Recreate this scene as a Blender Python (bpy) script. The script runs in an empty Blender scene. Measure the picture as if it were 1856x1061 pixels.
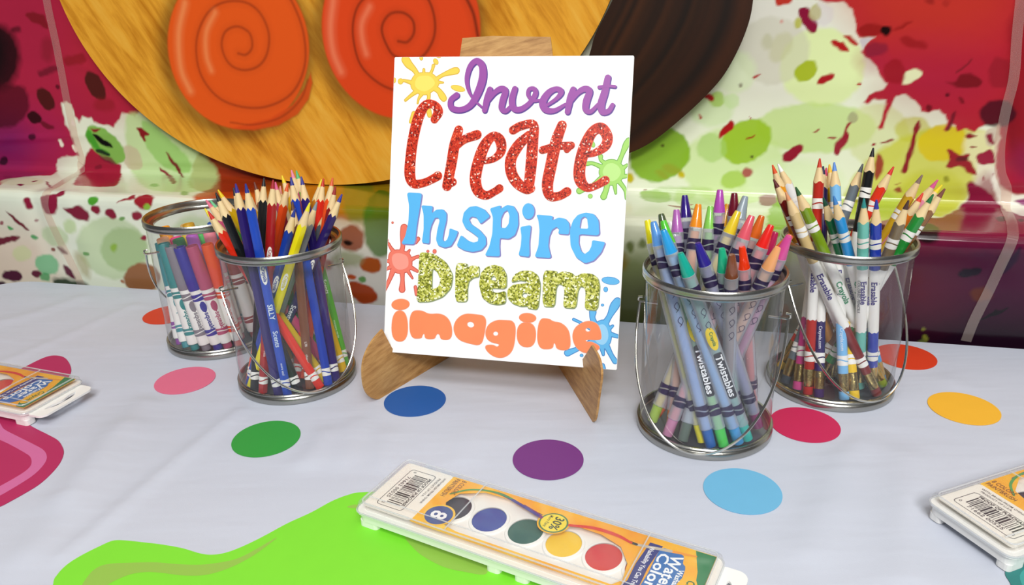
import bpy, bmesh, math, random
import numpy as np
from mathutils import Vector, Matrix
from mathutils.geometry import tessellate_polygon

# ------------------------------------------------------------------ camera, world, lights, exposure
S = 0.01            # tables below are in centimetres, table top at z = 0
ZT = 74.0           # height of the table top above the floor
W, H = 1856.0, 1061.0
FPX, PITCH, ROLL, CH = 1420.58, 0.379013, -0.02723, 33.545
sc = bpy.context.scene
COL = sc.collection

_fw = np.array([0, math.cos(PITCH), -math.sin(PITCH)])
_r0 = np.array([1.0, 0, 0]); _u0 = np.cross(_r0, _fw)
_cr, _sr = math.cos(ROLL), math.sin(ROLL)
CR, CU = _cr*_r0+_sr*_u0, -_sr*_r0+_cr*_u0
CC = np.array([0, 0, CH])
cd = bpy.data.cameras.new('camera'); co = bpy.data.objects.new('camera', cd); COL.objects.link(co)
cd.sensor_width = 36; cd.lens = FPX/W*36; cd.clip_start = 0.01; cd.clip_end = 60
co.matrix_world = Matrix(((CR[0], CU[0], -_fw[0], 0), (CR[1], CU[1], -_fw[1], 0),
                          (CR[2], CU[2], -_fw[2], (CH+ZT)*S), (0, 0, 0, 1)))
sc.camera = co

wd = bpy.data.worlds.new('world'); sc.world = wd; wd.use_nodes = True
wd.node_tree.nodes['Background'].inputs[0].default_value = (0.93, 0.95, 1.0, 1)
wd.node_tree.nodes['Background'].inputs[1].default_value = 0.12

def area(name, loc, size, power, aim, col=(1, 0.99, 0.965)):
    l = bpy.data.lights.new(name, 'AREA'); l.shape = 'RECTANGLE'; l.size, l.size_y = size; l.energy = power; l.color = col
    o = bpy.data.objects.new(name, l); COL.objects.link(o); o.location = loc
    o.rotation_euler = (Vector(aim)-Vector(loc)).to_track_quat('-Z', 'Y').to_euler()
    return o
# ceiling lamps of the room, 2.7 m above the floor
area('ceiling_lamp_left', (-1.0, -0.1, 2.7), (1.2, 0.35), 4, (-1.0, -0.1, 0))
area('ceiling_lamp_right', (1.0, -0.1, 2.7), (1.2, 0.35), 4, (1.0, -0.1, 0))
area('ceiling_lamp_middle', (0.0, -0.65, 2.7), (1.2, 0.5), 23, (0, -0.3, 0))
area('ceiling_lamp_front', (0.15, -1.9, 2.7), (1.2, 0.5), 72, (0, -0.6, 0.4))
sc.view_settings.view_transform = 'Standard'; sc.view_settings.look = 'None'
sc.view_settings.exposure = -0.10; sc.view_settings.gamma = 1.0; sc.view_settings.use_curve_mapping = False
sc.cycles.use_denoising = True
sc.cycles.transparent_max_bounces = 24
sc.cycles.max_bounces = 10

# ------------------------------------------------------------------ geometry of looking at the photograph's planes
def ray(x, y):
    d = (x-W/2)/FPX*CR-(y-H/2)/FPX*CU+_fw
    return d/np.linalg.norm(d)
def on_z(x, y, z=0.0):
    d = ray(x, y); return CC+d*((z-CC[2])/d[2])
def on_plane(x, y, P, N):
    d = ray(x, y); return CC+d*(np.dot(P-CC, N)/np.dot(d, N))

# ------------------------------------------------------------------ helpers
def lin(h):
    h = h.lstrip('#'); c = [int(h[i:i+2], 16)/255 for i in (0, 2, 4)]
    return tuple(v/12.92 if v <= .04045 else ((v+.055)/1.055)**2.4 for v in c)
MATS = {}
def mat(hexc, rough=0.5, metal=0.0, spec=0.5, coat=0.0, alpha=None, bump=None, var=0.0, key=''):
    k = (hexc, rough, metal, spec, coat, alpha, bump, var)
    if k in MATS: return MATS[k]
    m = bpy.data.materials.new('surface_'+hexc.strip('#')); m.use_nodes = True; nt = m.node_tree; b = nt.nodes['Principled BSDF']
    c = lin(hexc); b.inputs['Base Color'].default_value = (*c, 1)
    b.inputs['Roughness'].default_value = rough; b.inputs['Metallic'].default_value = metal
    b.inputs['Specular IOR Level'].default_value = spec; b.inputs['Coat Weight'].default_value = coat
    tc = nt.nodes.new('ShaderNodeTexCoord')
    if var:
        n = nt.nodes.new('ShaderNodeTexNoise'); n.inputs['Scale'].default_value = 60; n.inputs['Detail'].default_value = 4
        nt.links.new(tc.outputs['Object'], n.inputs['Vector'])
        hs = nt.nodes.new('ShaderNodeHueSaturation'); hs.inputs['Color'].default_value = (*c, 1)
        mr = nt.nodes.new('ShaderNodeMapRange'); mr.inputs[3].default_value = 1-var; mr.inputs[4].default_value = 1+var
        nt.links.new(n.outputs['Fac'], mr.inputs[0]); nt.links.new(mr.outputs[0], hs.inputs['Value'])
        nt.links.new(hs.outputs[0], b.inputs['Base Color'])
    if bump:
        n = nt.nodes.new('ShaderNodeTexNoise'); n.inputs['Scale'].default_value = bump[0]
        nt.links.new(tc.outputs['Object'], n.inputs['Vector'])
        bp = nt.nodes.new('ShaderNodeBump'); bp.inputs['Strength'].default_value = bump[1]; bp.inputs['Distance'].default_value = 0.001
        nt.links.new(n.outputs['Fac'], bp.inputs['Height']); nt.links.new(bp.outputs[0], b.inputs['Normal'])
    MATS[k] = m; return m
def clear_mat(name, tint='ffffff', gloss=1.0, body=0.0, bodycol='ffffff', rough=0.04, ior=1.45):
    """thin clear plastic: light passes straight through, the surface reflects by its angle"""
    if name in MATS: return MATS[name]
    m = bpy.data.materials.new(name); m.use_nodes = True; nt = m.node_tree; nt.nodes.clear()
    out = nt.nodes.new('ShaderNodeOutputMaterial'); t = nt.nodes.new('ShaderNodeBsdfTransparent')
    t.inputs[0].default_value = (*lin(tint), 1); g = nt.nodes.new('ShaderNodeBsdfGlossy'); g.inputs['Roughness'].default_value = rough
    d = nt.nodes.new('ShaderNodeBsdfDiffuse'); d.inputs[0].default_value = (*lin(bodycol), 1)
    m1 = nt.nodes.new('ShaderNodeMixShader'); m1.inputs[0].default_value = body
    nt.links.new(t.outputs[0], m1.inputs[1]); nt.links.new(d.outputs[0], m1.inputs[2])
    lw = nt.nodes.new('ShaderNodeFresnel'); ge = nt.nodes.new('ShaderNodeNewGeometry'); io = nt.nodes.new('ShaderNodeMath'); io.operation = 'MULTIPLY_ADD'
    io.inputs[1].default_value = 1/ior-ior; io.inputs[2].default_value = ior   # a thin sheet reflects alike from both sides
    nt.links.new(ge.outputs['Backfacing'], io.inputs[0]); nt.links.new(io.outputs[0], lw.inputs[0])
    mu = nt.nodes.new('ShaderNodeMath'); mu.operation = 'MULTIPLY'; mu.inputs[1].default_value = gloss
    nt.links.new(lw.outputs[0], mu.inputs[0])
    m2 = nt.nodes.new('ShaderNodeMixShader'); nt.links.new(mu.outputs[0], m2.inputs[0])
    nt.links.new(m1.outputs[0], m2.inputs[1]); nt.links.new(g.outputs[0], m2.inputs[2]); nt.links.new(m2.outputs[0], out.inputs[0])
    MATS[name] = m; return m
def glitter(name, stops, scale=700, rough=0.35):
    m = bpy.data.materials.new(name); m.use_nodes = True; nt = m.node_tree; b = nt.nodes['Principled BSDF']
    tc = nt.nodes.new('ShaderNodeTexCoord'); v = nt.nodes.new('ShaderNodeTexVoronoi'); v.inputs['Scale'].default_value = scale
    nt.links.new(tc.outputs['Object'], v.inputs['Vector'])
    sp = nt.nodes.new('ShaderNodeSeparateColor'); nt.links.new(v.outputs['Color'], sp.inputs[0])
    r = nt.nodes.new('ShaderNodeValToRGB'); r.color_ramp.interpolation = 'CONSTANT'
    els = r.color_ramp.elements
    for i, (p, c) in enumerate(stops):
        e = els[i] if i < 2 else els.new(p)
        e.position = p; e.color = (*lin(c), 1)
    nt.links.new(sp.outputs[0], r.inputs[0]); nt.links.new(r.outputs[0], b.inputs['Base Color'])
    b.inputs['Roughness'].default_value = rough
    return m
def wood(name, c1, c2, c3, scale=(1, 1, 1), rot=(0, 0, 0), rough=0.45):
    m = bpy.data.materials.new(name); m.use_nodes = True; nt = m.node_tree; b = nt.nodes['Principled BSDF']
    tc = nt.nodes.new('ShaderNodeTexCoord'); mp = nt.nodes.new('ShaderNodeMapping')
    mp0 = nt.nodes.new('ShaderNodeMapping'); mp0.inputs['Rotation'].default_value = rot
    mp.inputs['Scale'].default_value = scale
    nt.links.new(tc.outputs['Object'], mp0.inputs[0]); nt.links.new(mp0.outputs[0], mp.inputs[0])
    n = nt.nodes.new('ShaderNodeTexNoise'); n.inputs['Scale'].default_value = 1; n.inputs['Detail'].default_value = 6; n.inputs['Roughness'].default_value = 0.65
    nt.links.new(mp.outputs[0], n.inputs['Vector'])
    r = nt.nodes.new('ShaderNodeValToRGB'); e = r.color_ramp.elements
    e[0].position = .30; e[0].color = (*lin(c1), 1); e[1].position = .70; e[1].color = (*lin(c3), 1)
    k = e.new(.5); k.color = (*lin(c2), 1)
    nt.links.new(n.outputs['Fac'], r.inputs[0]); nt.links.new(r.outputs[0], b.inputs['Base Color'])
    b.inputs['Roughness'].default_value = rough
    return m, r

def tag(o, label=None, cat=None, group=None, kind=None):
    if label: o['label'] = label
    if cat: o['category'] = cat
    if group: o['group'] = group
    if kind: o['kind'] = kind
    return o
def empty(name, loc, label, cat, group=None, rot=None):
    o = bpy.data.objects.new(name, None); COL.objects.link(o); o.empty_display_size = 0.02
    M = Matrix.Translation(Vector((loc[0]*S, loc[1]*S, (loc[2]+ZT)*S)))
    if rot is not None: M = M @ rot.to_4x4()
    o.matrix_world = M
    return tag(o, label, cat, group)

class MB:
    """collects shapes (cm), builds ONE mesh object"""
    def __init__(s): s.v = []; s.f = []
    def add(s, vs, fs):
        n = len(s.v); s.v += [tuple(map(float, p)) for p in vs]; s.f += [tuple(i+n for i in f) for f in fs]; return s
    def lathe(s, prof, n=24, frame=None, cap0=False, cap1=False, rf=None):
        """prof [(r,z)], rf(theta)->radius factor, profile entry may be callable z"""
        vs = []; fs = []; m = len(prof)
        for r, z in prof:
            for i in range(n):
                a = 2*math.pi*i/n; k = rf(a) if rf else 1
                zz = z(a) if callable(z) else z
                vs.append((r*k*math.cos(a), r*k*math.sin(a), zz))
        for j in range(m-1):
            for i in range(n):
                k = (i+1) % n; fs.append((j*n+i, j*n+k, (j+1)*n+k, (j+1)*n+i))
        if cap0: fs.append(tuple(reversed(range(n))))
        if cap1: fs.append(tuple(range((m-1)*n, m*n)))
        if frame is not None: vs = [frame(p) for p in vs]
        return s.add(vs, fs)
    def tube(s, path, r, n=8, caps=True):
        P = [np.array(p, float) for p in path]; vs = []; fs = []; up = None
        for i, p in enumerate(P):
            t = P[min(i+1, len(P)-1)]-P[max(i-1, 0)]; t /= np.linalg.norm(t)
            if up is None:
                up = np.cross(t, [0, 0, 1.0]);
                if np.linalg.norm(up) < 1e-3: up = np.cross(t, [1.0, 0, 0])
            up = up-t*np.dot(up, t); up /= np.linalg.norm(up); w = np.cross(t, up)
            for k in range(n):
                a = 2*math.pi*k/n; vs.append(p+r*(math.cos(a)*up+math.sin(a)*w))
        for i in range(len(P)-1):
            for k in range(n):
                l = (k+1) % n; fs.append((i*n+k, i*n+l, (i+1)*n+l, (i+1)*n+k))
        if caps: fs.append(tuple(reversed(range(n)))); fs.append(tuple(range((len(P)-1)*n, len(P)*n)))
        return s.add(vs, fs)
    def sheet(s, loops, to3, z0=0.0, z1=None):
        """polygon with holes in 2D -> to3(u,v,h); thick between z0 and z1 when z1 given"""
        tris = tessellate_polygon([[Vector((p[0], p[1], 0)) for p in l] for l in loops])
        pts = [p for l in loops for p in l]
        top = z0 if z1 is None else z1
        def ccw(t):
            a, b, c = (pts[i] for i in t)
            return t if (b[0]-a[0])*(c[1]-a[1])-(b[1]-a[1])*(c[0]-a[0]) > 0 else (t[0], t[2], t[1])
        tris = [ccw(t) for t in tris]
        s.add([to3(p[0], p[1], top) for p in pts], tris)
        if z1 is not None:
            s.add([to3(p[0], p[1], z0) for p in pts], [(t[0], t[2], t[1]) for t in tris])
            for l in loops:
                n = len(l)
                A = sum(l[i][0]*l[(i+1) % n][1]-l[(i+1) % n][0]*l[i][1] for i in range(n))
                vs = [to3(p[0], p[1], z1) for p in l]+[to3(p[0], p[1], z0) for p in l]
                outer = l is loops[0]
                fl = (A > 0) == outer
                s.add(vs, [((i, i+n, (i+1) % n+n, (i+1) % n) if fl else (i, (i+1) % n, (i+1) % n+n, i+n)) for i in range(n)])
        return s
    def ribbon(s, pts, to3, h=0.0, rise=0.006, grow=0.0, curved=True):
        """stroke through (u,v,w) points, round ends"""
        P = smooth(pts) if curved else [np.array(p, float) for p in pts]
        n = len(P); vs = []; fs = []
        for i in range(n):
            a = P[max(i-1, 0)]; b = P[min(i+1, n-1)]
            t = np.array([b[0]-a[0], b[1]-a[1]]); L = np.linalg.norm(t) or 1; t /= L; nn = np.array([-t[1], t[0]])
            hw = P[i][2]/2+grow; hh = h+rise*i/n
            c = np.array(P[i][:2])
            vs += [to3(*(c+nn*hw), hh), to3(*(c-nn*hw), hh)]
        for i in range(n-1): fs.append((2*i, 2*i+1, 2*i+3, 2*i+2))
        s.add(vs, fs)
        for (i, j) in ((0, 1), (n-1, n-2)):
            c = np.array(P[i][:2]); d = c-np.array(P[j][:2]); d /= np.linalg.norm(d) or 1; nn = np.array([-d[1], d[0]]); hw = P[i][2]/2+grow
            hh = h+rise*i/n
            ring = [c+hw*(math.sin(a)*d+math.cos(a)*nn) for a in np.linspace(0, math.pi, 9)]
            s.add([to3(*p, hh) for p in ring], [tuple(reversed(range(9)))])
        return s
    def build(s, name, m, parent=None, origin=None, smooth_=True, world=False):
        me = bpy.data.meshes.new(name)
        o0 = np.array(origin) if origin is not None else np.zeros(3)
        V = (np.array(s.v)-o0)*S
        if parent is None and origin is None: V[:, 2] += ZT*S
        me.from_pydata(V.tolist(), [], s.f); me.update()
        if smooth_:
            me.shade_smooth()
            try: me.set_sharp_from_angle(angle=math.radians(38))
            except Exception: pass
        if m is not None: me.materials.append(m)
        ob = bpy.data.objects.new(name, me); COL.objects.link(ob)
        if parent is not None: ob.parent = parent
        elif origin is not None: ob.location = (o0[0]*S, o0[1]*S, (o0[2]+ZT)*S)
        return ob
def smooth(pts, k=6):
    P = [np.array(p, float) for p in pts]
    if len(P) < 3:
        return [P[0]+(P[-1]-P[0])*i/4 for i in range(5)]
    out = []
    for i in range(len(P)-1):
        p0 = P[i-1] if i else 2*P[0]-P[1]; p1, p2 = P[i], P[i+1]; p3 = P[i+2] if i+2 < len(P) else 2*P[-1]-P[-2]
        for j in range(k):
            t = j/k
            out.append(.5*((2*p1)+(-p0+p2)*t+(2*p0-5*p1+4*p2-p3)*t*t+(-p0+3*p1-3*p2+p3)*t**3))
    out.append(P[-1]); return out
def smooth_loop(pts, k=5):
    n = len(pts); P = [np.array(p, float) for p in pts]; out = []
    for i in range(n):
        p0, p1, p2, p3 = P[i-1], P[i], P[(i+1) % n], P[(i+2) % n]
        for j in range(k):
            t = j/k
            out.append(tuple(.5*((2*p1)+(-p0+p2)*t+(2*p0-5*p1+4*p2-p3)*t*t+(-p0+3*p1-3*p2+p3)*t**3)))
    return out
def round_off(l, it=2, k=.2):
    """cut the corners of a closed outline"""
    for _ in range(it):
        n = len(l); out = []
        for i in range(n):
            a, b = np.array(l[i], float), np.array(l[(i+1) % n], float)
            out += [tuple(a+(b-a)*k), tuple(b-(b-a)*k)]
        l = out
    return l
def ell(cx, cy, rx, ry, tilt=0, n=22):
    c, s_ = math.cos(math.radians(tilt)), math.sin(math.radians(tilt))
    return [(cx+rx*math.cos(a)*c-ry*math.sin(a)*s_, cy+rx*math.cos(a)*s_+ry*math.sin(a)*c) for a in (2*math.pi*i/n for i in range(n))]
def rrect(x0, y0, x1, y1, r, k=5):
    out = []
    for cx, cy, a0 in ((x1-r, y0+r, -90), (x1-r, y1-r, 0), (x0+r, y1-r, 90), (x0+r, y0+r, 180)):
        for i in range(k+1):
            a = math.radians(a0+90*i/k); out.append((cx+r*math.cos(a), cy+r*math.sin(a)))
    return out

# lettering in the built-in typeface, as flat meshes (height of a capital = 1)
TEXT = {}
def make_texts(words):
    tmp = []
    for w_, bold in words:
        c = bpy.data.curves.new('t', 'FONT'); c.body = w_; c.resolution_u = 2; c.offset = 0.022 if bold else 0.004; c.space_line = .9
        o = bpy.data.objects.new('t', c); COL.objects.link(o); tmp.append((w_, o, c))
    dg = bpy.context.evaluated_depsgraph_get()
    for w_, o, c in tmp:
        me = bpy.data.meshes.new_from_object(o.evaluated_get(dg))
        bm = bmesh.new(); bm.from_mesh(me); bmesh.ops.triangulate(bm, faces=bm.faces[:])
        for _ in range(3):   # short edges, so that the lettering can lie on round barrels
            lg = [ed for ed in bm.edges if ed.calc_length() > .16]
            if lg: bmesh.ops.subdivide_edges(bm, edges=lg, cuts=1); bmesh.ops.triangulate(bm, faces=bm.faces[:])
        bm.to_mesh(me); bm.free()
        v = np.array([p.co[:2] for p in me.vertices])/0.70
        v -= (v.min(0)+v.max(0))/2
        TEXT[w_] = (v, [tuple(p.vertices) for p in me.polygons], v[:, 0].max()*2, v[:, 1].max()*2)
        bpy.data.meshes.remove(me)
    for w_, o, c in tmp:
        bpy.data.objects.remove(o); bpy.data.curves.remove(c)
make_texts([('Crayola', 1), ('Erasable', 1), ('SILLY', 1), ('Scents', 1), ('COLORED PENCILS', 0), ('Crayola.com', 0), ('Twistables', 1),
            ('magenta', 0), ('mora azul', 0), ('L78', 0), ('fresa', 0), ('manzana verde', 0), ('pip-squeaks', 1), ('chocolate', 0),
            ('Washable', 1), ('Water', 1), ('Colors', 1), ('Washability You Can Trust!', 1), ('8', 1), ('30%', 1), ('More Paint', 0),
            ('8 COLORS', 0), ('PAINTBRUSH', 0), ('PROOF OF PURCHASE', 1), ('71662 00525', 0), ('0', 0), ('2', 0), ('PRODUCT OF U.S.A.', 0), ('WITH BRUSH FROM CHINA', 0)])
def text_on(mb, word, size, to3, h=0.0, width=None):
    v, f, w_, hh = TEXT[word]
    k = size; kx = k if width is None else width/w_
    mb.add([to3(p[0]*kx, p[1]*k, h) for p in v], f); return mb

# ------------------------------------------------------------------ floor, table, cloth
TA = math.radians(-13.6)
EX = np.array([math.cos(TA), math.sin(TA), 0]); EN = np.array([-math.sin(TA), math.cos(TA), 0]); TO = np.array([0, 77.9, 0.0])
def tp3(s_, n_, z=0.0): return TO+EX*s_+EN*n_+np.array([0, 0, z])
def sn_of(P): d = np.array(P)-TO; return np.dot(d, EX), np.dot(d, EN)

fl = MB().add([(-400, -350, -ZT), (400, -350, -ZT), (400, 400, -ZT), (-400, 400, -ZT)], [(0, 1, 2, 3)]).build('floor', mat('9a948c', .6, var=.08), smooth_=False)
tag(fl, kind='structure')

tab = empty('folding_table', tp3(0, -38, -ZT), 'long folding table hidden under the lavender grey cloth', 'table')
def table_box(name, s0, s1, n0, n1, z0, z1, m):
    o = np.array(tp3(0, -38, -ZT)); b = MB()
    vs = [tp3(a, b_, z) for z in (z0, z1) for a, b_ in ((s0, n0), (s1, n0), (s1, n1), (s0, n1))]
    b.add(vs, [(3, 2, 1, 0), (4, 5, 6, 7), (0, 1, 5, 4), (1, 2, 6, 5), (2, 3, 7, 6), (3, 0, 4, 7)])
    return b.build(name, m, tab, o, smooth_=False)
table_box('table_top', -66, 88, -75.4, -0.6, -4.0, -0.6, mat('d8d4c8', .5))
for a in (-58, 80):
    for b_ in (-70, -6): table_box('leg', a-1.5, a+1.5, b_-1.5, b_+1.5, -ZT, -4, mat('7a7a7c', .4, 1))

DOT_SPOTS = [(-30.37, 64.5), (-8.63, 59.52), (-19.95, 54.08), (2.37, 50.1), (15.71, 45.58), (36.76, 55.81), (23.08, 53.98), (36.5, 65.32), (-38.21, 80.35)]
def cloth():
    ss = np.arange(-67, 89.01, .5); ns = np.arange(-76, 0.01, .5)
    Sg, Ng = np.meshgrid(ss, ns); Sg = Sg.copy(); Ng = Ng.copy()
    out = (Sg < -61) & (Ng > -6); d = np.hypot(Sg+61, Ng+6)      # rounded back corner of the table
    k = np.where(out & (d > 6), 6/np.maximum(d, 1e-6), 1); Sg = np.where(out, -61+(Sg+61)*k, Sg); Ng = np.where(out, -6+(Ng+6)*k, Ng)
    z = np.zeros_like(Sg)
    def dist(pts):
        D = np.full(Sg.shape, 1e9)
        P = [np.array(sn_of(on_z(*p))) for p in pts]
        for p, q in zip(P[:-1], P[1:]):
            e = q-p; t = np.clip(((Sg-p[0])*e[0]+(Ng-p[1])*e[1])/(e@e), 0, 1); D = np.minimum(D, np.hypot(Sg-p[0]-t*e[0], Ng-p[1]-t*e[1]))
        return D
    # soft drapes and sharp packing creases
    for pts, wdt, amp in (([(268, 730), (200, 800), (125, 900)], 1.5, .34), ([(235, 780), (160, 880), (60, 1000)], 1.6, .30), ([(446, 738), (330, 830), (245, 900), (120, 1010)], .7, .26), ([(400, 745), (300, 820), (210, 890)], 1.0, -.0),
                          ([(585, 790), (540, 880), (500, 950)], 1.3, .26), ([(645, 770), (620, 850), (590, 900)], 1.1, .20), ([(700, 790), (690, 850)], 1.0, .15), ([(240, 555), (120, 610), (0, 660)], .8, .16), ([(150, 540), (60, 570), (-60, 600)], 1.2, .18),
                          ([(1540, 800), (1510, 900), (1470, 1000)], 1.5, .22), ([(1640, 830), (1650, 920), (1640, 1040)], 1.4, .20), ([(1720, 690), (1740, 705)], 1.2, .12), ([(860, 780), (840, 830)], 1.4, .12), ([(1180, 880), (1160, 940)], 1.4, .12)):
        z += amp*np.exp(-(dist(pts)/wdt)**2)
    for pts, amp in (([(-60, 608), (0, 615), (196, 636), (290, 640), (450, 662), (740, 703), (1000, 722), (1530, 770), (1900, 795)], .06), ([(271, 590), (140, 677)], .07), ([(1668, 668), (1692, 716)], .05), ([(100, 560), (310, 575)], .04)):
        z += amp*np.exp(-dist(pts)/.35)
    keep = np.ones_like(z)     # the cloth lies flat where things stand on it
    for (x, y, r) in [(*c_, 2.8) for c_ in DOT_SPOTS]+[(15.1, 54.5, 5.5), (27.6, 60.8, 5.5), (-19.9, 64.6, 5.5), (-30, 73.8, 5.5), (-14, 34, 15), (-2, 42, 7), (6, 38, 9), (-47, 56, 9), (-41, 60.5, 4), (33, 39, 6.5), (30, 38.5, 4), (-11.5, 60.5, 1.5), (6.3, 56, 2)]:
        s_, n_ = sn_of((x, y, 0)); keep *= np.clip((np.hypot(Sg-s_, Ng-n_)-r)/2.0, 0, 1)
    z = np.where(z > 0, z*keep*keep*(3-2*keep), 0)-.012
    V = []; F = []
    nr, nc = Sg.shape
    for i in range(nr):
        for j in range(nc): V.append(tp3(Sg[i, j], Ng[i, j], z[i, j]))
    for i in range(nr-1):
        for j in range(nc-1): F.append((i*nc+j, i*nc+j+1, (i+1)*nc+j+1, (i+1)*nc+j))
    # hanging skirt on all four sides
    ring = [i*nc for i in range(nr-1, -1, -1)]+list(range(1, nc))+[i*nc+nc-1 for i in range(1, nr)]+[(nr-1)*nc+j for j in range(nc-2, 0, -1)]
    rng2 = random.Random(3); base = len(V); cen = tp3(11, -38)
    for k, idx in enumerate(ring):
        p = np.array(V[idx]); s_, n_ = sn_of(p); back = n_ > -.5
        o = np.array([0, 0, 0.0])
        if not back: o = (1.2+1.0*math.sin(k*.35))*((p-cen)/np.linalg.norm((p-cen)[:2]))
        V.append((p[0]+o[0], p[1]+o[1], -45 if not back else -20))
    m = len(ring)
    for k in range(m): F.append((ring[k], base+k, base+(k+1) % m, ring[(k+1) % m]))
    b = MB(); b.add(V, F)
    mt = bpy.data.materials.new('lavender_cloth'); mt.use_nodes = True; nt = mt.node_tree; bs = nt.nodes['Principled BSDF']
    bs.inputs['Base Color'].default_value = (*lin('c6cbd9'), 1); bs.inputs['Roughness'].default_value = .48; bs.inputs['Specular IOR Level'].default_value = .4
    bs.inputs['Sheen Weight'].default_value = .15
    tc = nt.nodes.new('ShaderNodeTexCoord'); n = nt.nodes.new('ShaderNodeTexNoise'); n.inputs['Scale'].default_value = 14; n.inputs['Detail'].default_value = 3
    mp = nt.nodes.new('ShaderNodeMapping'); mp.inputs['Rotation'].default_value = (0, 0, -.9); mp.inputs['Scale'].default_value = (.35, 1.6, 1)
    nt.links.new(tc.outputs['Object'], mp.inputs[0]); nt.links.new(mp.outputs[0], n.inputs['Vector'])
    bp = nt.nodes.new('ShaderNodeBump'); bp.inputs['Strength'].default_value = .35; bp.inputs['Distance'].default_value = .006
    n2 = nt.nodes.new('ShaderNodeTexNoise'); n2.inputs['Scale'].default_value = 1500; nt.links.new(tc.outputs['Object'], n2.inputs['Vector'])
    b2 = nt.nodes.new('ShaderNodeBump'); b2.inputs['Strength'].default_value = .12; b2.inputs['Distance'].default_value = .0005
    nt.links.new(n.outputs['Fac'], bp.inputs['Height']); nt.links.new(n2.outputs['Fac'], b2.inputs['Height'])
    nt.links.new(bp.outputs[0], b2.inputs['Normal']); nt.links.new(b2.outputs[0], bs.inputs['Normal'])
    ob = b.build('tablecloth', mt, None, tp3(0, -38, 0))
    tag(ob, 'pale lavender grey satin tablecloth with soft folds', 'tablecloth')
cloth()

# ------------------------------------------------------------------ printed backdrop: front drop, ledge, wall
NF, NW = 1.5, 12.0
def zf(s_): return 10.75-0.006*s_
def surf(s_, t):
    """point on the backdrop: s along the table, t up the cloth"""
    z0 = 10.75-0.006*s_
    d = NW-NF
    def raw(tt):
        n_ = np.where(tt < z0, NF, np.where(tt < z0+d, NF+(tt-z0), NW+0.03*(tt-z0-d)))
        z = np.where(tt < z0, tt, np.where(tt < z0+d, z0, z0+(tt-z0-d)))
        return n_, z
    n_ = 0; z = 0; wsum = 0
    for o, w_ in ((-1.2, .5), (-.6, 1), (0, 1.2), (.6, 1), (1.2, .5)):
        a, b = raw(t+o); n_ = n_+a*w_; z = z+b*w_; wsum += w_
    return n_/wsum, z/wsum
PF, PW = tp3(0, NF), tp3(0, NW)
def px_st(x, y):
    P = on_plane(x, y, PF, EN); s_, n_ = sn_of(P)
    if P[2] <= zf(s_): return s_, P[2]
    P = on_z(x, y, zf(s_)); s2, n2 = sn_of(P)
    if y > 250 and P[1] > 0 and n2 <= NW: return s2, zf(s2)+n2-NF
    P = on_plane(x, y, PW, EN)
    for _ in range(2):
        s_, n_ = sn_of(P); P = on_plane(x, y, tp3(0, NW+.03*(P[2]-zf(s_))), EN)
    s_, n_ = sn_of(P)
    return s_, zf(s_)+(NW-NF)+(P[2]-zf(s_))

class Print:
    """colour of a printed sheet, sampled at points X,Y (cm on the sheet)"""
    def __init__(s, X, Y, base):
        s.X, s.Y = X, Y; s.C = np.tile(np.array(lin(base)), (len(X), 1)); s.A = np.zeros(len(X))
    def poly(s, pts, col, alpha=1.0, soft=.14, acc=False):
        P = np.array(pts, float); m = soft+.1
        idx = np.where((s.X > P[:, 0].min()-m) & (s.X < P[:, 0].max()+m) & (s.Y > P[:, 1].min()-m) & (s.Y < P[:, 1].max()+m))[0]
        if len(idx) == 0: return
        x, y = s.X[idx], s.Y[idx]; ins = np.zeros(len(idx), bool); D = np.full(len(idx), 1e9)
        for i in range(len(P)):
            a, b = P[i-1], P[i]; e = b-a; L = e@e or 1e-9
            t = np.clip(((x-a[0])*e[0]+(y-a[1])*e[1])/L, 0, 1)
            D = np.minimum(D, (x-a[0]-t*e[0])**2+(y-a[1]-t*e[1])**2)
            c = (a[1] > y) != (b[1] > y)
            with np.errstate(divide='ignore', invalid='ignore'):
                ins ^= c & (x < (b[0]-a[0])*(y-a[1])/(b[1]-a[1])+a[0])
        d = np.sqrt(D)*np.where(ins, 1, -1)
        s._mix(idx, np.clip(d/soft*.5+.5, 0, 1)*alpha, col)
    def stroke(s, pts, w_, col, alpha=1.0, soft=.14):
        P = np.array([p[:2] for p in smooth(pts)]); m = w_/2+soft
        idx = np.where((s.X > P[:, 0].min()-m) & (s.X < P[:, 0].max()+m) & (s.Y > P[:, 1].min()-m) & (s.Y < P[:, 1].max()+m))[0]
        if len(idx) == 0: return
        x, y = s.X[idx], s.Y[idx]; D = np.full(len(idx), 1e9)
        for i in range(1, len(P)):
            a, b = P[i-1], P[i]; e = b-a; L = e@e or 1e-9
            t = np.clip(((x-a[0])*e[0]+(y-a[1])*e[1])/L, 0, 1); D = np.minimum(D, (x-a[0]-t*e[0])**2+(y-a[1]-t*e[1])**2)
        s._mix(idx, np.clip((w_/2-np.sqrt(D))/soft*.5+.5, 0, 1)*alpha, col)
    def _mix(s, idx, k, col):
        c = np.array(lin(col)); k = k[:, None]
        s.C[idx] = s.C[idx]*(1-k)+c*k; s.A[idx] = s.A[idx]+(1-s.A[idx])*k[:, 0]

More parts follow.
